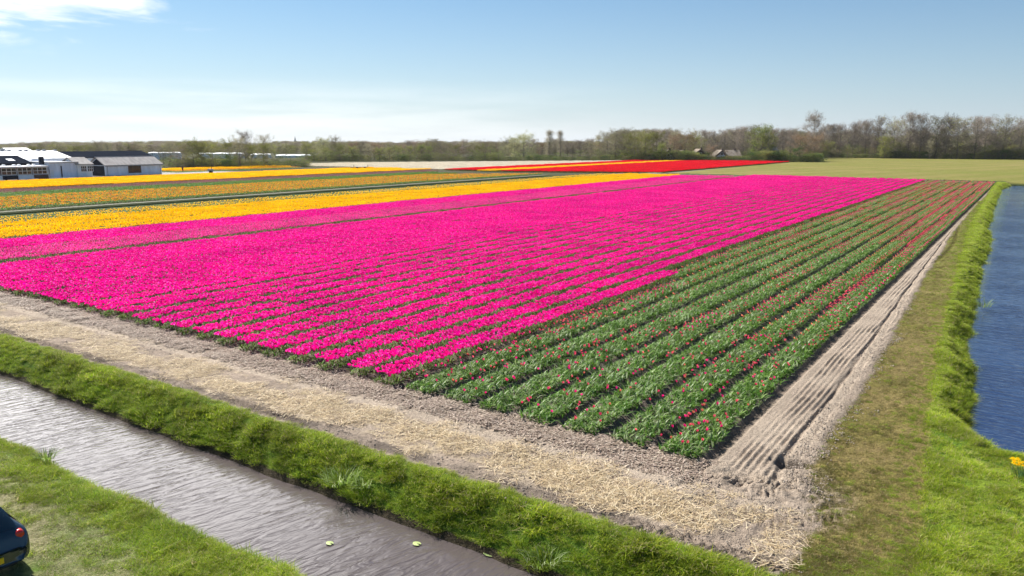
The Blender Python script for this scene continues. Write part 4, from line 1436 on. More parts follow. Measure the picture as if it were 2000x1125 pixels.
for u in range(1205, 1605, 14):
    plant(u + trn.uniform(-4, 4), trn.uniform(258, 268), 400 + trn.uniform(-8, 16), trn.choice(['bare', 'bare', 'hazy']), 'thin bare tree in the wood behind the thatched houses', 'thin trees in the wood behind the houses', 1.1)

# -- the belt of trees in the middle
MB_ = 'trees in the belt beyond the cream field'
mid = [(1006, 268, 372, 'pale', 1.1, 'pale willow at the left side of the large pale one'), (1022, 263, 368, 'pale', 1.35, 'large pale willow in the middle of the far tree belt'), (1040, 288, 358, 'pale', 1.0, 'small whitish willow bush right of the large pale willow'),
       (1071, 255, 372, 'poplar', 1.5, 'narrow bare poplar, left one of the pair above the tree belt'), (1096, 256, 376, 'poplar', 1.3, 'narrow bare poplar, right one of the pair above the tree belt'),
       (984, 286, 362, 'pale', 0.9, 'small pale bush left of the large pale willow'), (1120, 276, 372, 'thicket', 1.0, 'brown thicket right of the two poplars'), (1150, 277, 370, 'hazy', 1.3, 'grey brown tree midway between poplars and village trees'),
       (1172, 268, 372, 'hazy', 1.3, 'grey green tree left of the village wood edge'), (1188, 262, 370, 'hazy', 1.3, 'taller grey green tree near the village wood edge'), (1134, 280, 366, 'thicket', 1.2, 'low dark thicket below the right poplar'),
       (822, 281, 352, 'green', 1.25, 'bright green round tree in the far tree belt'), (838, 285, 354, 'green', 1.0, 'darker green tree just right of the bright green one'), (800, 284, 356, 'olive', 1.0, 'olive tree left of the bright green round tree'),
       (776, 284, 350, 'olive', 1.0, 'thin olive tree with a visible trunk, left of the bright green tree'), (760, 286, 350, 'olive', 1.1, 'low olive tree with a bare stem in the belt'), (740, 288, 346, 'olive', 1.2, 'round olive tree in the belt beyond the cream field'),
       (718, 283, 350, 'hazy', 1.2, 'grey tree behind the round olive trees'), (704, 279, 356, 'hazy', 1.0, 'upright grey green tree in the left half of the belt'), (686, 285, 346, 'olive', 1.2, 'wide olive tree right of the tall pale green one'),
       (662, 283, 348, 'olive', 1.1, 'dense olive tree below the tall grey tree'), (655, 271, 366, 'hazy', 1.2, 'tall grey tree beside the tall pale green one'), (630, 270, 360, 'pale', 1.1, 'tall pale green tree in the left part of the belt'),
       (634, 288, 342, 'olive', 1.3, 'yellow olive tree in front of the tall pale green one'), (612, 291, 340, 'olive', 1.2, 'low yellow olive tree at the left end of the belt'), (598, 280, 352, 'olive', 1.1, 'green olive tree left of the tall pale green one'),
       (868, 284, 356, 'thicket', 1.2, 'dark brown thicket right of the bright green tree'), (890, 283, 358, 'olive', 1.1, 'olive bush tree in the dark middle of the belt'), (915, 286, 356, 'thicket', 1.2, 'brown thicket below the ridge wood'),
       (938, 284, 358, 'olive', 1.1, 'olive tree left of the large pale willow'), (958, 287, 356, 'bush', 1.0, 'green bush left of the pale willows')]
for u, v, d, k, w, lb in mid:
    plant(u, v, d, k, lb, MB_, w)
for u in range(600, 1225, 11):
    plant(u + trn.uniform(-4, 4), trn.uniform(290, 302), 340 + (u - 600) * 0.02 + trn.uniform(-3, 6), trn.choice(['bush', 'thicket', 'bush']), 'low bush in the undergrowth of the far tree belt', 'undergrowth bushes along the far tree belt', 1.6, 'bush', 'bush')
for u in range(690, 1215, 12):
    plant(u + trn.uniform(-5, 5), trn.uniform(274, 282), 395 + trn.uniform(-8, 20), trn.choice(['bare', 'hazy', 'thicket', 'russet']), 'grey brown tree in the wood behind the far tree belt', 'wood behind the far tree belt', 1.5)

# -- left group beside the barns
LG = 'trees beside the ditch behind the barns'
lef = [(343, 290, 262, 'thicket', 1.0, 'brown bush nearest the barn corner'), (358, 283, 266, 'thicket', 1.0, 'dark thicket beside the barns, left of the olive trees'), (375, 272, 268, 'olive', 1.1, 'broad olive tree nearest to the barns'), (390, 280, 264, 'olive', 0.9, 'smaller olive tree leaning on the broad one near the barns'),
       (413, 276, 266, 'olive', 1.1, 'round olive tree with a clear trunk, middle of the left group'), (448, 274, 270, 'olive', 1.0, 'olive tree at the left of the tall bare tree'), (466, 273, 268, 'hazy', 1.1, 'budding tree touching the tall bare tree'),
       (478, 263, 276, 'bare', 1.0, 'tall bare tree standing out of the left group'), (489, 281, 264, 'olive', 0.8, 'narrow olive tree right of the tall bare tree'), (513, 269, 268, 'hazy', 1.0, 'dark pointed tree at the right of the left group'), (512, 280, 266, 'olive', 0.8, 'olive shrub tree at the foot of the pointed tree'),
       (536, 297, 268, 'bush', 0.8, 'green bush right of the pointed tree'), (441, 301, 262, 'dark', 0.9, 'dark green bush under the olive trees'), (456, 303, 262, 'green', 1.0, 'bright green bush under the tall bare tree'), (560, 302, 275, 'bush', 0.9, 'low bush between the left group and the belt')]
for u, v, d, k, w, lb in lef:
    plant(u, v, d, k, lb, LG, w)
for u in range(318, 600, 9):
    plant(u + trn.uniform(-3, 3), trn.uniform(303, 312), 262 + (u - 318) * 0.10 + trn.uniform(-2, 4), trn.choice(['bush', 'thicket', 'bush']), 'low hedge bush along the ditch behind the orange tulips', 'hedge bushes along the ditch behind the tulips', 1.7, 'bush', 'bush')
for u, v, k in ((62, 284, 'olive'), (80, 283, 'bare'), (118, 284, 'hazy'), (150, 283, 'olive'), (176, 282, 'olive'), (190, 281, 'hazy'), (262, 284, 'thicket'), (296, 286, 'thicket'), (316, 288, 'hazy'), (330, 279, 'hazy'), (232, 281, 'bare'), (210, 280, 'hazy')):
    plant(u, v, 330 + trn.uniform(-10, 20), k, 'grey olive tree showing above the barn roofs', 'trees showing above the barn roofs', 1.4)

# the many small bushes and thin trees are told apart by the named tree they stand next to
for (u, base, root, lab) in ANON:
    nu, nb_, nroot, nlab = min(NAMED, key=lambda q: abs(q[0] - u) + 0.02 * abs(q[1] - base))
    side_w = 'right of' if u - nu > 2.5 else 'left of' if u - nu < -2.5 else ('behind' if base > nb_ else 'at the foot of')
    words_ = f'{ANON_LABELS[lab]} {side_w} the {nlab}'.replace(',', '').split()
    while len(words_) > 15:
        words_.pop()
    while words_[-1] in ('the', 'of', 'a', 'and', 'in', 'at', 'left', 'right', 'with', 'behind', 'to', 'from', 'by', 'beside', 'between', 'above', 'below', 'wide', 'pale', 'olive', 'dark', 'its', 'large', 'green', 'tall', 'bright'):
        words_.pop()
    root['label'] = ' '.join(words_)

# -- far woods as one mass each
FW = [tree_src(k, i) for k, i in (('bare', 0), ('hazy', 1), ('thicket', 0), ('olive', 1), ('hazy', 0), ('olive', 2))]
G_WOOD = scatter_group('wood_scatter', [bpy.data.objects.new('far_tree', f[1]) for f in FW])


def wood(name, u0, u1, d0, d1, h0, h1, n, seed, wide=1.5):
    rn = np.random.default_rng(seed)
    us, ds = rn.uniform(u0, u1, n), rn.uniform(d0, d1, n)
    P = np.array([(*at_range(u, d), -0.3) for u, d in zip(us, ds)])
    hh = (h0 + (h1 - h0) * np.clip(0.5 + 1.2 * (vnoise(us * 0.02, ds * 0 + seed) - 0.5) + rn.normal(0, 0.12, n), 0, 1)) / 12.0
    sc_ = np.stack([hh * wide, hh * wide, hh], 1)
    scatter(name, P, rn.integers(0, 6, n), rn.uniform(0, 6.28, n), sc_, G_WOOD)


wood('ridge_wood', -250, 1260, 820, 960, 4.6, 8.6, 1000, 31, 1.7)
wood('ridge_wood', 640, 1300, 520, 640, 5.5, 8.3, 460, 32, 1.7)
wood('far_wood', 1190, 2350, 520, 700, 10, 16, 520, 33, 1.5)
wood('far_wood', 1580, 2250, 452, 485, 5, 9, 300, 34, 1.4)
wood('field_wood', -250, 340, 420, 560, 5.5, 8.6, 260, 35, 1.7)
wood('far_wood', 1180, 1620, 420, 470, 5, 10, 240, 36, 1.5)
wood('field_wood', 300, 640, 560, 680, 5.5, 8.5, 220, 37, 1.7)
FU = [tree_src(k, i) for k, i in (('bush', 0), ('thicket', 1), ('bush', 2), ('olive', 1), ('dark', 0), ('bush', 1))]
G_WOOD = scatter_group('undergrowth_scatter', [bpy.data.objects.new('under_bush', f[1]) for f in FU])
wood('undergrowth', 318, 600, 266, 292, 1.2, 3.0, 190, 41, 1.9)
wood('undergrowth', 590, 1225, 344, 372, 1.6, 3.6, 460, 42, 1.8)
wood('undergrowth', 1222, 1605, 341, 358, 1.8, 4.8, 380, 43, 1.6)
wood('undergrowth', 1590, 2080, 436, 450, 2.0, 5.0, 420, 44, 1.6)

# ------------------------------------------------------------------ barns on the left
M_WALL = simple('barn_wall', (0.70, 0.75, 0.84), 0.8, var=0.16, scale=1.0, stretch=(1.2, 1.2, 0.25))
M_WALLW = simple('white_wall', (0.74, 0.75, 0.76), 0.8, var=0.06, scale=0.8)
M_ROOFG = simple('grey_roof', (0.36, 0.335, 0.315), 0.9, var=0.25, scale=1.0, bump=0.3, stretch=(0.3, 1.6, 1), spec=0.05)
M_ROOFW = simple('white_roof', (0.78, 0.77, 0.77), 0.6, var=0.06, scale=0.5)
M_ROOFD = simple('dark_roof', (0.016, 0.020, 0.030), 0.95, var=0.15, scale=0.5, spec=0.0)
M_DARK = simple('dark_board', (0.018, 0.022, 0.032), 0.9, var=0.2, scale=1.0, spec=0.05)
M_BROWN = simple('brown_door', (0.10, 0.055, 0.04), 0.7, var=0.3, scale=3)
M_PANE = simple('window_glass', (0.03, 0.035, 0.045), 0.08, var=0.2, scale=1, spec=0.6)
M_FRAME = simple('white_paint', (0.78, 0.78, 0.78), 0.5, var=0.05)
M_VENT = simple('vent_grey', (0.33, 0.34, 0.36), 0.7, var=0.1)
M_CONC = simple('concrete', (0.42, 0.40, 0.37), 0.9, var=0.15, scale=1.2)
M_THATCH = simple('thatch', (0.21, 0.165, 0.125), 0.95, var=0.3, scale=1.5, bump=0.4)
M_THATCHP = simple('pale_thatch', (0.23, 0.195, 0.155), 0.95, var=0.25, scale=1.5, bump=0.4)
M_BRICK = simple('house_brick', (0.12, 0.085, 0.07), 0.9, var=0.25, scale=2.5)
M_GLASSH = simple('greenhouse_glass', (0.86, 0.87, 0.88), 0.6, var=0.06, scale=0.2, spec=0.2)


def gable(X0, X1, ya, yb, eave, ridge, over=0.35, th=0.18, along='y'):
    """walls and the two roof slopes of a gabled house; ridge along y (or x)"""
    w = MB()
    c = (X0 + X1) / 2
    if along == 'y':
        A = [(X0, ya), (X1, ya), (X1, yb), (X0, yb)]
        v = [(x, y, -0.2) for x, y in A] + [(x, y, eave) for x, y in A] + [(c, ya, ridge - .05), (c, yb, ridge - .05)]
        w.add(v, [(0, 1, 5, 8, 4), (1, 2, 6, 5), (2, 3, 7, 9, 6), (3, 0, 4, 7)])
    else:
        cy_ = (ya + yb) / 2
        A = [(X0, ya), (X1, ya), (X1, yb), (X0, yb)]
        v = [(x, y, -0.2) for x, y in A] + [(x, y, eave) for x, y in A] + [(X0, cy_, ridge - .05), (X1, cy_, ridge - .05)]
        w.add(v, [(0, 1, 5, 4), (1, 2, 6, 9, 5), (2, 3, 7, 6), (3, 0, 4, 8, 7)])
    slopes = []
    for s_ in (0, 1):
        r = MB()
        if along == 'y':
            xe = (X0 - over) if s_ == 0 else (X1 + over)
            k = (ridge - eave) / abs(c - (X0 if s_ == 0 else X1))
            ze = eave - k * over
            v = [(xe, ya - over, ze), (xe, yb + over, ze), (c, yb + over, ridge), (c, ya - over, ridge)]
        else:
            ye = (ya - over) if s_ == 0 else (yb + over)
            k = (ridge - eave) / abs((yb - ya) / 2)
            ze = eave - k * over
            cy_ = (ya + yb) / 2
            v = [(X0 - over, ye, ze), (X1 + over, ye, ze), (X1 + over, cy_, ridge), (X0 - over, cy_, ridge)]
        v2 = [(a, b, z + 0.04) for a, b, z in v] + [(a, b, z + 0.04 + th) for a, b, z in v]
        r.add(v2, [(0, 1, 2, 3), (7, 6, 5, 4), (0, 4, 5, 1), (1, 5, 6, 2), (2, 6, 7, 3), (3, 7, 4, 0)])
        slopes.append(r)
    return w, slopes


def window(parent, X, ya, yb, za, zb, nx=2, nz=1, name='window', frame=M_FRAME, fw=0.07, pane=M_PANE):
    """a window in a wall that faces +x: frame with bars, each pane its own sub-part"""
    f = MB()
    f.box(X, X + 0.08, ya, yb, za, za + fw).box(X, X + 0.08, ya, yb, zb - fw, zb)
    for i in range(nx + 1):
        y = ya + (yb - ya - fw) * i / nx
        f.box(X, X + 0.083, y, y + fw, za + fw, zb - fw)
    for j in range(1, nz):
        z = za + (zb - za) * j / nz
        f.box(X, X + 0.078, ya + fw, yb - fw, z - fw / 2, z + fw / 2)
    fo = f.build(name, frame, parent)
    for i in range(nx):
        y0_ = ya + (yb - ya - fw) * i / nx + fw
        y1_ = ya + (yb - ya - fw) * (i + 1) / nx
        MB().box(X + 0.005, X + 0.03, y0_, y1_, za + fw, zb - fw).build('pane', pane, fo)
    return fo


XF = -186.0
yy = lambda u, X=XF: on_x(u, 300, X)[0]
zz_ = lambda u, v, X=XF: on_x(u, v, X)[1]

# the shed at the right end
ya, yb = yy(203), yy(313)
shed = thing('storage_shed', 'white shed with pale grey pitched roof and brown door, right end of the barns', 'shed', (0, 0, 0))
w, sl = gable(XF - 7.6, XF, ya, yb, 2.75, 4.55)
w.build('wall', M_WALL, shed)
for r in sl:
    r.build('roof', M_ROOFG, shed)
MB().box(XF + 0.36, XF + 0.48, ya - 0.3, yb + 0.3, 2.52, 2.64).build('gutter', M_VENT, shed)
for y_ in (ya + 0.4, yb - 0.4):
    MB().tube([(XF + 0.10, y_, 0.0), (XF + 0.10, y_, 2.5)], 0.06, 6).build('downpipe', M_VENT, shed)
MB().box(XF - 3.95, XF - 3.65, ya - 0.36, yb + 0.36, 4.70, 4.80).build('ridge_cap', M_VENT, shed)
MB().box(XF, XF + 0.04, ya, yb, -0.1, 0.28).build('plinth', M_CONC, shed)
bw = MB().box(XF + 0.041, XF + 0.10, yy(247.5), yy(272.5), 0.75, 2.6).build('door', M_BROWN, shed)
for i in range(3):
    y0_ = yy(247.5) + 0.12 + (yy(272.5) - yy(247.5) - 0.12) * i / 3
    MB().box(XF + 0.101, XF + 0.13, y0_, y0_ + (yy(272.5) - yy(247.5)) / 3 - 0.16, 1.35, 2.5).build('pane', M_PANE, bw)
MB().box(XF - 7.1, XF - 0.5, ya - 0.05, ya - 0.001, 0.2, 2.6).build('gable_board', M_DARK, shed)
v_ = MB()
v_.add([(XF - 7.0, ya - .06, 2.75), (XF - .6, ya - .06, 2.75), (XF - 3.8, ya - .06, 4.25), (XF - 7.0, ya - .02, 2.75), (XF - .6, ya - .02, 2.75), (XF - 3.8, ya - .02, 4.25)], [(0, 1, 2), (5, 4, 3), (0, 3, 4, 1), (1, 4, 5, 2), (2, 5, 3, 0)])
v_.build('gable_board', M_DARK, shed)

# small white gabled annex with two windows
ya2, yb2 = yy(153), yy(187)
ann = thing('gabled_annex', 'small white annex with two dark windows beside the grey roofed shed', 'shed', (0, 0, 0))
w, sl = gable(XF - 9, XF - 1.2, ya2, yb2 - 0.6, 3.1, 4.55)
w.build('wall', M_WALLW, ann)
for r in sl:
    r.build('roof', M_ROOFG, ann)
window(ann, XF - 1.2, yy(154.5, XF - 1.2), yy(166, XF - 1.2), 1.4, 2.75, 3, 2)
window(ann, XF - 1.2, yy(167.5, XF - 1.2), yy(179, XF - 1.2), 1.4, 2.75, 3, 2)
MB().box(XF - 1.2, XF - 1.14, yy(164, XF - 1.2), yy(171, XF - 1.2), 0.0, 1.3).build('door', M_FRAME, ann)

# long blue grey wall building with flat roof
ya3, yb3 = yy(93, XF - 1.6), yy(152, XF - 1.6)
flat = thing('flat_roofed_barn', 'low blue grey barn with a flat roof between the porch and the white annex', 'barn', (0, 0, 0))
MB().box(XF - 14, XF - 1.6, ya3, yb3 - 0.25, -0.2, 3.55).build('wall', M_WALL, flat)
MB().box(XF - 14.2, XF - 1.4, ya3 - 0.1, yb3 - 0.12, 3.551, 3.80).build('roof', M_VENT, flat)
MB().box(XF - 1.599, XF - 1.52, yy(100), yy(107), 0.0, 2.1).build('door', M_WALLW, flat)
MB().box(XF - 1.599, XF - 1.5, yy(122), yy(124), 0.0, 2.9).build('downpipe', M_DARK, flat)
MB().tube([(XF - 4, yy(79, XF - 4), 3.3), (XF - 4, yy(79, XF - 4), 5.0)], 0.55, 10).build('chimney', M_DARK, flat)

# porch with a row of windows
por = thing('glazed_porch', 'low porch with a row of white framed windows and roof domes, left of the barns', 'porch', (0, 0, 0))
ya4, yb4 = yy(-40), yy(92)
MB().box(XF - 6, XF - 0.2, ya4, yb4 - 0.3, -0.2, 1.15).build('wall', M_WALLW, por)
MB().box(XF - 6, XF - 0.55, ya4, yb4 - 0.3, 1.151, 2.75).build('back_wall', M_BROWN, por)
MB().box(XF - 6.2, XF + 0.25, ya4 - 0.2, yb4 - 0.1, 2.80, 3.05).build('roof', M_ROOFW, por)
for (u0, u1, n_) in ((-36, -3, 3), (0, 30, 3), (32, 60, 3), (62, 90, 3)):
    window(por, XF - 0.54, yy(u0), yy(u1), 1.2, 2.74, n_, 2, fw=0.09)
MB().box(XF - 0.199, XF - 0.15, yy(0), yy(31), 0.0, 1.1).build('base_board', M_DARK, por)
MB().box(XF - 0.199, XF - 0.15, yy(62), yy(90.5), 0.0, 1.1).build('base_board', M_BROWN, por)
for u in (-12, 4, 24, 34, 53, 63):
    y_ = yy(u, XF - 3)
    MB().tube([(XF - 3, y_, 3.051), (XF - 3, y_, 3.28), (XF - 3, y_, 3.45)], [0.5, 0.46, 0.2], 8).build('roof_dome', M_FRAME, por)

# dark band (upper wall with strip lights) behind the porch
up = thing('dark_upper_hall', 'dark sloping hall with two pale roof lights above the glazed porch', 'barn', (0, 0, 0))
X5 = XF - 7.5
ya5, yb5 = yy(-45, X5), yy(60, X5)
MB().box(X5 - 8, X5, ya5, yb5, -0.2, 3.5).build('wall', M_DARK, up)
sl5 = MB()
sl5.add([(X5, ya5, 3.4), (X5, yb5, 3.4), (X5 - 7, yb5, 5.0), (X5 - 7, ya5, 5.0), (X5, ya5, 3.6), (X5, yb5, 3.6), (X5 - 7, yb5, 5.2), (X5 - 7, ya5, 5.2)], [(0, 3, 2, 1), (4, 5, 6, 7), (0, 1, 5, 4), (1, 2, 6, 5), (2, 3, 7, 6), (3, 0, 4, 7)])
sl5.build('roof', M_ROOFD, up)
for u0, u1 in ((13, 26), (50, 59)):
    r = MB()
    a, b = yy(u0, X5 - 2.5), yy(u1, X5 - 2.5)
    r.add([(X5 - 1.8, a, 4.05), (X5 - 1.8, b, 4.05), (X5 - 3.6, b, 4.46), (X5 - 3.6, a, 4.46), (X5 - 1.8, a, 4.13), (X5 - 1.8, b, 4.13), (X5 - 3.6, b, 4.54), (X5 - 3.6, a, 4.54)], [(0, 3, 2, 1), (4, 5, 6, 7), (0, 1, 5, 4), (1, 2, 6, 5), (2, 3, 7, 6), (3, 0, 4, 7)])
    r.build('roof_light', M_GLASSH, up)

# big white roofed hall
X6 = XF - 17
ya6, yb6 = yy(-70, X6), yy(139, X6)
hall = thing('white_roofed_hall', 'long hall with a bright white roof and a line of ridge vents', 'barn', (0, 0, 0))
ev, rg = zz_(60, 311, X6), zz_(60, 296, X6 - 9)
w, sl = gable(X6 - 18, X6, ya6, yb6, ev, rg, 0.3)
w.build('wall', M_WALL, hall)
for r in sl:
    r.build('roof', M_ROOFW, hall)
for u in (-40, -20, 4, 18, 40, 51, 75, 86, 108):
    y_ = yy(u, X6 - 9)
    MB().box(X6 - 9.35, X6 - 8.65, y_ - 0.33, y_ + 0.33, rg - 0.3, rg + 0.5).build('ridge_vent', M_VENT, hall)

# long dark roofed warehouse
X7 = XF - 24
ya7, yb7 = yy(120, X7), yy(297, X7)
ware = thing('dark_roofed_warehouse', 'long warehouse with a plain dark roof behind the pale roofed shed', 'warehouse', (0, 0, 0))
ev, rg = zz_(200, 308, X7), zz_(200, 296.5, X7 - 6)
w, sl = gable(X7 - 12, X7, ya7, yb7, ev, rg, 0.3)
w.build('wall', M_WALLW, ware)
for r in sl:
    r.build('roof', M_ROOFD, ware)

# small white roof behind
X8 = XF - 46
b8 = thing('white_cabin', 'small white building showing behind the ridge of the white roofed hall', 'building', (0, 0, 0))
w, sl = gable(X8 - 6, X8, yy(18, X8), yy(60, X8), zz_(40, 295, X8), zz_(40, 290, X8 - 3))
w.build('wall', M_WALLW, b8)
for r in sl:
    r.build('roof', M_ROOFW, b8)

# low wall of concrete slabs in front of the porch
for u0, u1 in ((-20, 2), (8, 26), (33, 44), (56, 68), (92, 140)):
    X9 = XF + 4.5
    o = MB().box(X9, X9 + 0.5, yy(u0, X9), yy(u1, X9), -0.1, 0.42).build('concrete_kerb', M_CONC)
    tag(o, {-20: 'pale concrete kerb block at the left edge below the porch', 8: 'pale concrete kerb block below the porch, second from the left', 33: 'short pale concrete kerb block below the middle porch windows', 56: 'pale concrete kerb block below the right porch windows', 92: 'long pale concrete kerb in front of the flat roofed barn'}[u0], 'kerb', 'kerb blocks in front of the barns')

# ------------------------------------------------------------------ greenhouses far behind the left trees
def greenhouse(u0, u1, dist, v0, lab):
    xa, ya_ = at_range(u0, dist)
    xb, yb_ = at_range(u1, dist)
    root = thing('greenhouse', lab, 'greenhouse', (xa, ya_, 0), math.atan2(yb_ - ya_, xb - xa), 'glasshouses beyond the left trees')
    L_ = math.hypot(xb - xa, yb_ - ya_)
    fwd = -math.sin(YAW) * xa + math.cos(YAW) * ya_
    top = CAMH - (v0 - 276) / FPX * fwd
    MB().box(0, L_, 0, 30, -0.1, top - 0.18).build('glass_wall', M_GLASSH, root)
    nb = max(3, int(L_ / 9))
    for i in range(nb):
        a, b = L_ * i / nb, L_ * (i + 1) / nb
        r = MB()
        r.add([(a, 0, top - .18), (b, 0, top - .18), ((a + b) / 2, 0, top), (a, 30, top - .18), (b, 30, top - .18), ((a + b) / 2, 30, top)], [(0, 1, 2), (5, 4, 3), (0, 2, 5, 3), (1, 4, 5, 2)])
        r.build('roof_bay', M_GLASSH, root)


greenhouse(286, 352, 400, 297.5, 'long pale glasshouse behind the bushes at the barn corner')
greenhouse(386, 476, 410, 299, 'long pale glasshouse showing between the olive tree trunks')
greenhouse(488, 528, 415, 300.5, 'short pale glasshouse behind the pointed dark tree')
greenhouse(536, 606, 420, 302.5, 'low pale glasshouse in the open gap before the tree belt')

# ------------------------------------------------------------------ thatched houses
def house(u, dist, half_px, v_top, v_eave, along, lab, roof=M_THATCH, wall=M_BRICK, gcol=M_WALLW, turn=0.0):
    x, y = at_range(u, dist)
    fwd = -math.sin(YAW) * x + math.cos(YAW) * y
    hw = half_px / FPX * fwd
    ridge = CAMH - (v_top - 276) / FPX * fwd
    eave = CAMH - (v_eave - 276) / FPX * fwd
    root = thing('thatched_house', lab, 'house', (x, y, 0), YAW + turn, 'thatched houses among the village trees')
    dp = 8.0
    if along == 'x':
        w, sl = gable(-hw, hw, 0, dp, eave, ridge, 0.4, 0.35, 'x')
    else:
        w, sl = gable(-hw, hw, 0, dp, eave, ridge, 0.4, 0.35, 'y')
    w.build('wall', wall, root)
    for r in sl:
        r.build('roof', roof, root)
    if along == 'y':
        g_ = MB()
        g_.add([(-hw * .75, -.05, eave * .9), (hw * .75, -.05, eave * .9), (0, -.05, ridge - 0.9), (-hw * .75, -.002, eave * .9), (hw * .75, -.002, eave * .9), (0, -.002, ridge - .9)], [(0, 1, 2), (5, 4, 3), (0, 3, 4, 1), (1, 4, 5, 2), (2, 5, 3, 0)])
        g_.build('gable_front', gcol, root)
        win = MB().box(-0.6, 0.6, -0.12, -0.051, eave + 0.3, eave + 1.6).build('window', M_FRAME, root)
        MB().box(-0.48, 0.48, -0.14, -0.121, eave + 0.42, eave + 1.48).build('pane', M_PANE, win)
    for sx in (-0.5, 0.45):
        win = MB().box(hw * sx - 0.8, hw * sx + 0.8, -0.10, -0.003, 0.8, min(2.1, eave - 0.1)).build('window', M_FRAME, root)
        MB().box(hw * sx - 0.68, hw * sx + 0.68, -0.12, -0.101, 0.92, min(1.98, eave - 0.2)).build('pane', M_PANE, win)
    MB().box(hw * 0.25, hw * 0.25 + 0.8, dp / 2 - 0.4, dp / 2 + 0.4, ridge - 1.0, ridge + 0.9).build('chimney', M_BRICK, root)


house(1307, 346, 12, 293, 306, 'y', 'thatched house with a steep white gable, leftmost of the village')
house(1336, 348, 13, 295, 307, 'y', 'thatched house with a pale gable behind the low hedge bushes', M_THATCHP)
house(1369, 349, 16, 292, 304, 'y', 'dark thatched house with a broad gable in the middle of the village', M_THATCH, M_BRICK, M_BRICK)
house(1411, 351, 12, 294, 304, 'y', 'pale thatched house with a white dormer gable right of the round russet tree', M_THATCHP)
house(1436, 353, 12, 294, 305, 'x', 'pale thatched house with its long roof towards the red field', M_THATCHP)
house(1516, 354, 18, 288, 303, 'x', 'pale roofed house at the right between the green tree and the dark bush', M_THATCHP, M_BRICK, M_WALLW, 0.5)
# low white houses glimpsed through the meadow row
house(1940, 520, 9, 284, 290, 'x', 'white house glimpsed through the trunks of the meadow row', M_ROOFG, M_WALLW)

# church spire on the horizon
x, y = at_range(576.5, 1050)
sp = thing('church', 'tiny church spire on the horizon above the left trees', 'church', (x, y, 0))
MB().box(-2, 2, -2, 2, 0, 7.5).build('tower', M_BRICK, sp)
MB().tube([(0, 0, 7.5), (0, 0, 15.0)], [1.5, 0.1], 8).build('spire', M_VENT, sp)  # distant haze put into the spire's grey colour

# ------------------------------------------------------------------ people and machines far off in the fields
M_SKIN = simple('skin', (0.45, 0.28, 0.2), 0.6, var=0.1)
M_CLOTH = simple('dark_clothes', (0.035, 0.03, 0.035), 0.9, var=0.2)
M_CLOTHR = simple('brown_clothes', (0.12, 0.05, 0.035), 0.9, var=0.2)
M_STEEL = simple('grey_steel', (0.28, 0.29, 0.30), 0.5, 0.4, var=0.15)
M_RUBBER = simple('rubber', (0.02, 0.02, 0.02), 0.8, var=0.2)


def person(u, v, lab):
    x, y = gnd(u, v)
    root = thing('person', lab, 'person', (x, y, 0), 0.6)
    me = bpy.data.meshes.new('body')
    vs_ = [(0, 0, 0.92), (0, 0, 1.15), (0, 0, 1.40), (0, 0, 1.52), (0, 0, 1.66), (0, 0.02, 1.76), (0.10, 0, 0.88), (0.11, 0.05, 0.48), (0.11, 0.0, 0.07), (0.11, 0.16, 0.04), (-0.10, 0, 0.88), (-0.11, 0.10, 0.48), (-0.11, 0.12, 0.07), (-0.11, 0.28, 0.04),
          (0.20, 0, 1.40), (0.25, -0.03, 1.12), (0.24, 0.08, 0.86), (0.24, 0.11, 0.76), (-0.20, 0, 1.40), (-0.25, 0.03, 1.12), (-0.24, 0.14, 0.88), (-0.24, 0.17, 0.78)]
    es = [(0, 1), (1, 2), (2, 3), (3, 4), (4, 5), (0, 6), (6, 7), (7, 8), (8, 9), (0, 10), (10, 11), (11, 12), (12, 13), (2, 14), (14, 15), (15, 16), (16, 17), (2, 18), (18, 19), (19, 20), (20, 21)]
    rad = [.15, .14, .16, .06, .10, .07, .10, .07, .05, .04, .10, .07, .05, .04, .07, .05, .04, .04, .07, .05, .04, .04]
    me.from_pydata(vs_, es, [])
    o = link('body', me, root)
    sk = o.modifiers.new('skin', 'SKIN')
    for d_, r in zip(me.skin_vertices[0].data, rad):
        d_.radius = (r, r)
    me.skin_vertices[0].data[0].use_root = True
    o.modifiers.new('sub', 'SUBSURF').levels = 1
    me.materials.append(M_CLOTHR)
    hb = MB()
    hb.tube([(0, 0.01, 1.60), (0, 0.01, 1.70), (0, 0.01, 1.80)], [0.11, 0.12, 0.05], 10)
    hb.build('hair', M_CLOTH, root, True)


person(357, 336.5, 'person in dark clothes walking on the pale yard right of the barns')


def trailer(u, v, lab, L_=4.2):
    x, y = gnd(u, v)
    root = thing('farm_trailer', lab, 'trailer', (x, y, 0), YAW + 0.2)
    MB().box(-L_ / 2, L_ / 2, -0.9, 0.9, 0.75, 0.92).build('bed', M_STEEL, root)
    for sx in (-1, 1):
        MB().box(sx * L_ / 2 - 0.06, sx * L_ / 2 + 0.06, -0.9, 0.9, 0.921, 1.45).build('end_rack', M_DARK, root)
        for sy in (-1, 1):
            wv = MB()
            wv.tube([(sx * L_ * 0.28, sy * 0.92 - 0.12, 0.4), (sx * L_ * 0.28, sy * 0.92 + 0.12, 0.4)], 0.4, 14)
            wh = wv.build('wheel', M_RUBBER, root)
            MB().tube([(sx * L_ * 0.28, sy * 0.92 - 0.13, 0.4), (sx * L_ * 0.28, sy * 0.92 + 0.13, 0.4)], 0.2, 10).build('rim', M_STEEL, wh)
    MB().tube([(-L_ / 2, 0, 0.7), (-L_ / 2 - 1.5, 0, 0.5)], 0.07, 6).build('drawbar', M_STEEL, root)


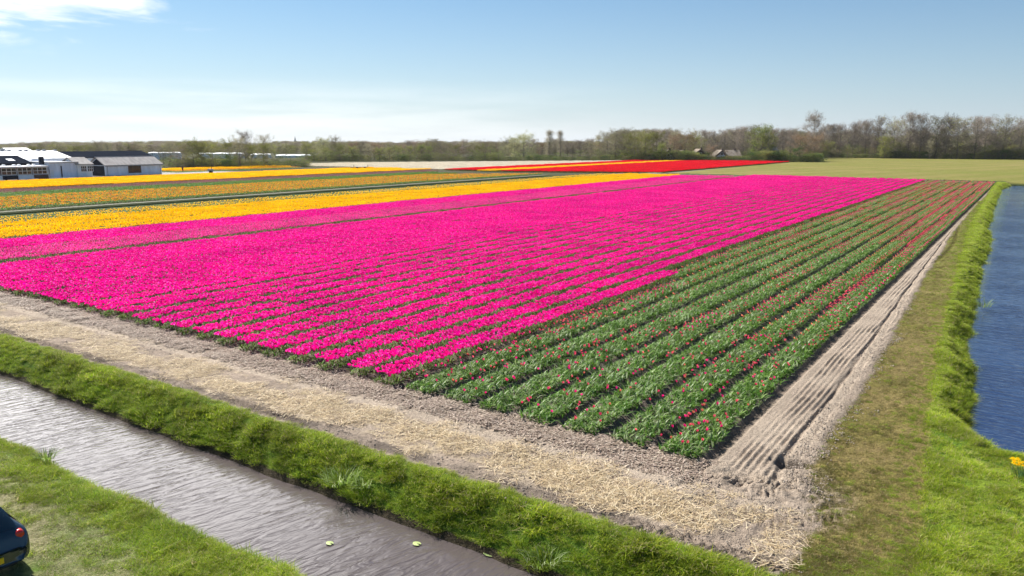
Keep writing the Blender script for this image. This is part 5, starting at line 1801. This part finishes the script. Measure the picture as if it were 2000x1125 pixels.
trailer(705, 331.5, 'low dark farm trailer parked at the end of the yellow strip')
x, y = gnd(412, 338)
pump = thing('field_pump', 'small grey wheeled pump standing on the pale yard', 'pump', (x, y, 0), YAW)
MB().box(-0.7, 0.7, -0.4, 0.4, 0.45, 1.1).build('housing', M_STEEL, pump)
MB().tube([(0.2, 0, 1.1), (0.2, 0, 1.7)], 0.07, 6).build('exhaust', M_DARK, pump)
MB().tube([(-0.7, 0, 0.6), (-1.5, 0, 0.5)], 0.05, 6).build('drawbar', M_STEEL, pump)
for sy in (-1, 1):
    MB().tube([(0, sy * 0.5 - 0.08, 0.33), (0, sy * 0.5 + 0.08, 0.33)], 0.33, 12).build('wheel', M_RUBBER, pump)

# ------------------------------------------------------------------ parked car on the near bank
M_PAINT = simple('car_paint', (0.016, 0.028, 0.040), 0.16, 0.0, var=0.05, spec=0.9)
M_CGLASS = simple('car_glass', (0.012, 0.022, 0.028), 0.04, 0.0, var=0.05, spec=0.9)
M_TAIL = simple('tail_light_red', (0.50, 0.02, 0.015), 0.15, var=0.1, spec=0.6)
M_REV = simple('clear_lens', (0.6, 0.58, 0.55), 0.15, var=0.05, spec=0.6)
M_PLATE = simple('plate_yellow', (0.80, 0.50, 0.02), 0.4, var=0.03)
M_TRIM = simple('black_trim', (0.015, 0.015, 0.017), 0.6, var=0.1)
car_x, car_y = -16.40, 5.50
car_z = float(hz([car_x - 1], [car_y])[0]) + 0.03
car = thing('parked_car', 'dark blue hatchback with round red tail light parked on the grassy bank', 'car', (car_x, car_y, car_z), math.pi + 0.03)
# stations from the rear (x = 0) to the front (x = 4): x, sill z, waist z, roof z, half width low, half width waist, half width roof
ST = [(0.00, 0.34, 0.60, 0.63, 0.70, 0.72, 0.66), (0.05, 0.27, 0.66, 0.74, 0.78, 0.80, 0.70), (0.12, 0.24, 0.78, 0.92, 0.82, 0.84, 0.70), (0.20, 0.22, 0.90, 1.00, 0.83, 0.86, 0.66), (0.45, 0.21, 0.95, 1.27, 0.84, 0.86, 0.60),
      (0.66, 0.21, 0.96, 1.42, 0.84, 0.86, 0.56), (1.10, 0.20, 0.96, 1.47, 0.84, 0.86, 0.57), (1.80, 0.20, 0.95, 1.47, 0.84, 0.86, 0.58), (2.25, 0.20, 0.94, 1.41, 0.84, 0.86, 0.57), (2.95, 0.21, 0.92, 1.02, 0.83, 0.84, 0.62),
      (3.50, 0.22, 0.82, 0.90, 0.82, 0.82, 0.60), (3.85, 0.25, 0.66, 0.74, 0.76, 0.76, 0.58), (4.00, 0.34, 0.55, 0.58, 0.62, 0.64, 0.52)]
prof = []
for (x, zs, zw, zr, wl_, ww, wr) in ST:
    half = [(0.0, zs), (wl_ * 0.9, zs), (wl_, zs + 0.12), (ww, (zs + zw) / 2 + 0.08), (ww * 0.985, zw - 0.02), (ww * 0.955, zw + 0.01), (wr + 0.02, zr - 0.06), (wr * 0.88, zr - 0.01), (0.0, zr + 0.015)]
    ring = [(x, y, z) for y, z in half] + [(x, -y, z) for y, z in half[-2:0:-1]]
    prof.append(ring)
nr = len(prof[0])
cv = [p for r in prof for p in r]
body_f, side_l, side_r, rear_w, front_w = [], [], [], [], []
for i in range(len(prof) - 1):
    for j in range(nr):
        q = (i * nr + j, i * nr + (j + 1) % nr, (i + 1) * nr + (j + 1) % nr, (i + 1) * nr + j)
        jj = j if j < 8 else 15 - j
        if jj == 5 and 4 <= i <= 8 and i != 6:
            (side_l if j < 8 else side_r).append(q)
        elif jj in (6, 7) and i in (3, 4):
            rear_w.append(q)
        elif jj in (6, 7) and i == 8:
            front_w.append(q)
        body_f.append(q)
body_f.append(tuple(range(nr)))
body_f.append(tuple((len(prof) - 1) * nr + j for j in range(nr))[::-1])


def car_part(name, faces, mat, push=0.0, smooth=True, sub=0):
    used = sorted({i for f in faces for i in f})
    mp_ = {a: b for b, a in enumerate(used)}
    c = Vector((2.0, 0, 0.75))
    vv = []
    for i in used:
        p = Vector(cv[i])
        d = (p - Vector((min(max(p.x, 0.9), 3.2), 0, 0.75))).normalized()
        vv.append(tuple(p + d * push))
    me = bpy.data.meshes.new(name)
    me.from_pydata(vv, [], [tuple(mp_[i] for i in f) for f in faces])
    for p in me.polygons:
        p.use_smooth = smooth
    me.materials.append(mat)
    o = link(name, me, car)
    if sub:
        o.modifiers.new('sub', 'SUBSURF').levels = sub
        o.modifiers['sub'].render_levels = sub
    return o


car_part('body', body_f, M_PAINT, 0, True, 2)
car_part('rear_window', rear_w, M_CGLASS, 0.012, True, 2)
car_part('windscreen', front_w, M_CGLASS, 0.012, True, 2)
car_part('side_window', side_l, M_CGLASS, 0.008, True, 1)
car_part('side_window', side_r, M_CGLASS, 0.008, True, 1)
for sy in (-1, 1):
    t_ = MB()
    t_.tube([(0.085, sy * 0.655, 0.84), (0.11, sy * 0.66, 0.84), (0.26, sy * 0.68, 0.85)], [0.060, 0.088, 0.10], 28)
    tl = t_.build('tail_light', M_TAIL, car, True)
    MB().tube([(0.075, sy * 0.63, 0.735), (0.20, sy * 0.64, 0.735)], [0.035, 0.04], 12).build('reversing_lens', M_REV, tl)
    for xw in (0.72, 3.22):
        wv = MB()
        wv.tube([(xw, sy * 0.80 - 0.1, 0.30), (xw, sy * 0.80 - 0.09, 0.30), (xw, sy * 0.80 + 0.07, 0.30), (xw, sy * 0.80 + 0.09, 0.30)], [0.27, 0.30, 0.30, 0.27], 20)
        wh = wv.build('wheel', M_RUBBER, car, False)
        MB().tube([(xw, sy * 0.80 - 0.105, 0.30), (xw, sy * 0.80 + 0.105, 0.30)], 0.18, 14).build('rim', M_STEEL, wh)
    hl_ = MB().tube([(3.84, sy * 0.58, 0.66), (3.95, sy * 0.55, 0.64)], [0.13, 0.10], 12).build('headlight', M_REV, car)
MB().box(-0.035, 0.03, -0.26, 0.26, 0.44, 0.56).build('number_plate', M_PLATE, car)
MB().box(-0.005, 0.1, -0.5, 0.5, 0.30, 0.345).build('bumper', M_TRIM, car)
MB().tube([(0.13, -0.02, 0.99), (0.36, -0.30, 1.14)], 0.012, 6).build('wiper', M_TRIM, car)
MB().tube([(0.7, 0.0, 1.45), (0.55, 0, 1.75)], 0.008, 5).build('aerial', M_TRIM, car)

# ------------------------------------------------------------------ plants of the water's edge
M_LILY = simple('lily_leaf', (0.33, 0.40, 0.14), 0.5, var=0.2, scale=6)
for k, (u, v, s_, lab) in enumerate(((956, 1081, 0.16, 'pale green lily leaf floating close to the far bank, the larger of two'), (972, 1078, 0.10, 'small upturned lily leaf beside the larger one near the bank'),
                                     (644, 1061, 0.10, 'yellowish lily leaf floating alone in the open ditch water'), (814, 1062, 0.11, 'submerged looking lily leaf in the middle of the ditch'))):
    x, y = gnd(u, v, -0.9)
    m_ = MB()
    n_ = 14
    vv = [(0, 0, 0.02)] + [(s_ * math.cos(0.25 + 5.8 * i / n_) * (1 + .08 * math.sin(i * 2.1)), s_ * 0.8 * math.sin(0.25 + 5.8 * i / n_), 0.012 + 0.03 * (k == 1) * (i % 3)) for i in range(n_ + 1)]
    m_.add(vv, [(0, i, i + 1) for i in range(1, n_ + 1)])
    tag(m_.build('lily_leaf', M_LILY, None, loc=(x, y, -0.905)), lab, 'water plant', 'lily leaves on the front ditch')


def clump(name, u, v, z, n, h, cols, lab, cat, width=0.03, spread=0.25, seed=0, loc=None):
    rn = np.random.default_rng(seed)
    pb = PB()
    for i in range(n):
        a, r = rn.uniform(0, 6.28), spread * math.sqrt(rn.random())
        c = vary(rn, cols[rn.integers(len(cols))], 0.03, 0.25)
        blade(pb, r * math.cos(a), r * math.sin(a), 0, a + rn.normal(0, .6), h * rn.uniform(0.6, 1.1), width, rn.uniform(0.1, 0.6), rn.uniform(0.1, 0.6), c, 3, np.clip(c * 1.3, 0, 1))
    x, y = loc or gnd(u, v, z)
    root = thing(name, lab, cat, (x, y, z))
    link('leaves', pb.mesh('leaves', M_GRASS), root)['kind'] = 'stuff'
    return root


RE = [(0.19, 0.28, 0.05), (0.24, 0.31, 0.10), (0.32, 0.37, 0.19), (0.14, 0.22, 0.03)]
clump('reed_clump', 668, 940, -0.45, 160, 0.46, RE, 'tall pale leaved reed clump growing out of the middle of the ditch bank', 'reeds', 0.028, 0.42, 3)
clump('reed_clump', 712, 948, -0.5, 90, 0.40, RE, 'smaller reed clump with silvery leaves just right of the tall one', 'reeds', 0.028, 0.28, 4)
clump('reed_clump', 1060, 1098, -0.6, 110, 0.38, RE, 'reed clump hanging over the ditch water at the bottom of the photo', 'reeds', 0.026, 0.35, 5)
clump('reed_clump', 1922, 600, -0.45, 40, 0.8, RE, 'thin reeds standing in the edge of the blue canal', 'reeds', 0.03, 0.3, 6)
clump('grass_tussock', 90, 898, -0.35, 60, 0.4, RE, 'pale leaved tussock in the grass of the near bank', 'grass tussock', 0.03, 0.2, 7)
clump('grass_tussock', 1895, 868, -0.1, 60, 0.35, [(0.42, 0.38, 0.22), (0.3, 0.27, 0.12), (0.2, 0.22, 0.06)], 'withered straw coloured tussock on the canal bank', 'grass tussock', 0.02, 0.3, 8)

# daffodils at the canal corner
x, y = gnd(1990, 936, -0.05)
daf = thing('daffodil_clump', 'clump of yellow daffodils on the canal bank corner', 'daffodils', (x, y, float(hz([x], [y])[0])))
rn = np.random.default_rng(77)
pbl, pbf = PB(), PB()
for i in range(90):
    a, r = rn.uniform(0, 6.28), 0.22 * math.sqrt(rn.random())
    blade(pbl, r * math.cos(a), r * math.sin(a), 0, a, rn.uniform(0.22, 0.36), 0.018, rn.uniform(.05, .35), rn.uniform(0, .3), vary(rn, (0.06, 0.13, 0.05), .03, .25), 2)
link('leaves', pbl.mesh('leaves', M_GRASS), daf)['kind'] = 'stuff'
for i in range(26):
    a, r = rn.uniform(0, 6.28), 0.24 * math.sqrt(rn.random())
    X_, Y_, Z_ = r * math.cos(a), r * math.sin(a), rn.uniform(0.30, 0.42)
    pbf2 = PB()
    tulip_cup(pbf2, X_, Y_, Z_, 0.026, 0.035, (0.85, 0.55, 0.01), a, open_=1.3)
    for k in range(6):
        b_ = k * math.pi / 3 + a
        pbf2.add([(X_, Y_, Z_), (X_ + .045 * math.cos(b_ - .35), Y_ + .045 * math.sin(b_ - .35), Z_ + .012), (X_ + .07 * math.cos(b_), Y_ + .07 * math.sin(b_), Z_ + .01), (X_ + .045 * math.cos(b_ + .35), Y_ + .045 * math.sin(b_ + .35), Z_ + .012)], quads=[(0, 1, 2, 3)], col_=(0.88, 0.66, 0.02))
    link('flower', pbf2.mesh('flower', M_PETAL), daf)

# ------------------------------------------------------------------ spring haze in the air
m, n, l = new_mat('haze_air')
pv = N(n, 'ShaderNodeVolumePrincipled')
pv.inputs['Color'].default_value = (0.90, 0.94, 1.0, 1)
pv.inputs['Density'].default_value = 0.00005
pv.inputs['Anisotropy'].default_value = 0.2
o_ = N(n, 'ShaderNodeOutputMaterial')
l.new(pv.outputs[0], o_.inputs['Volume'])
hzb = MB().box(-3300, 3300, -120, 3400, -3.0, 32.0).build('haze', m)
hzb['kind'] = 'stuff'
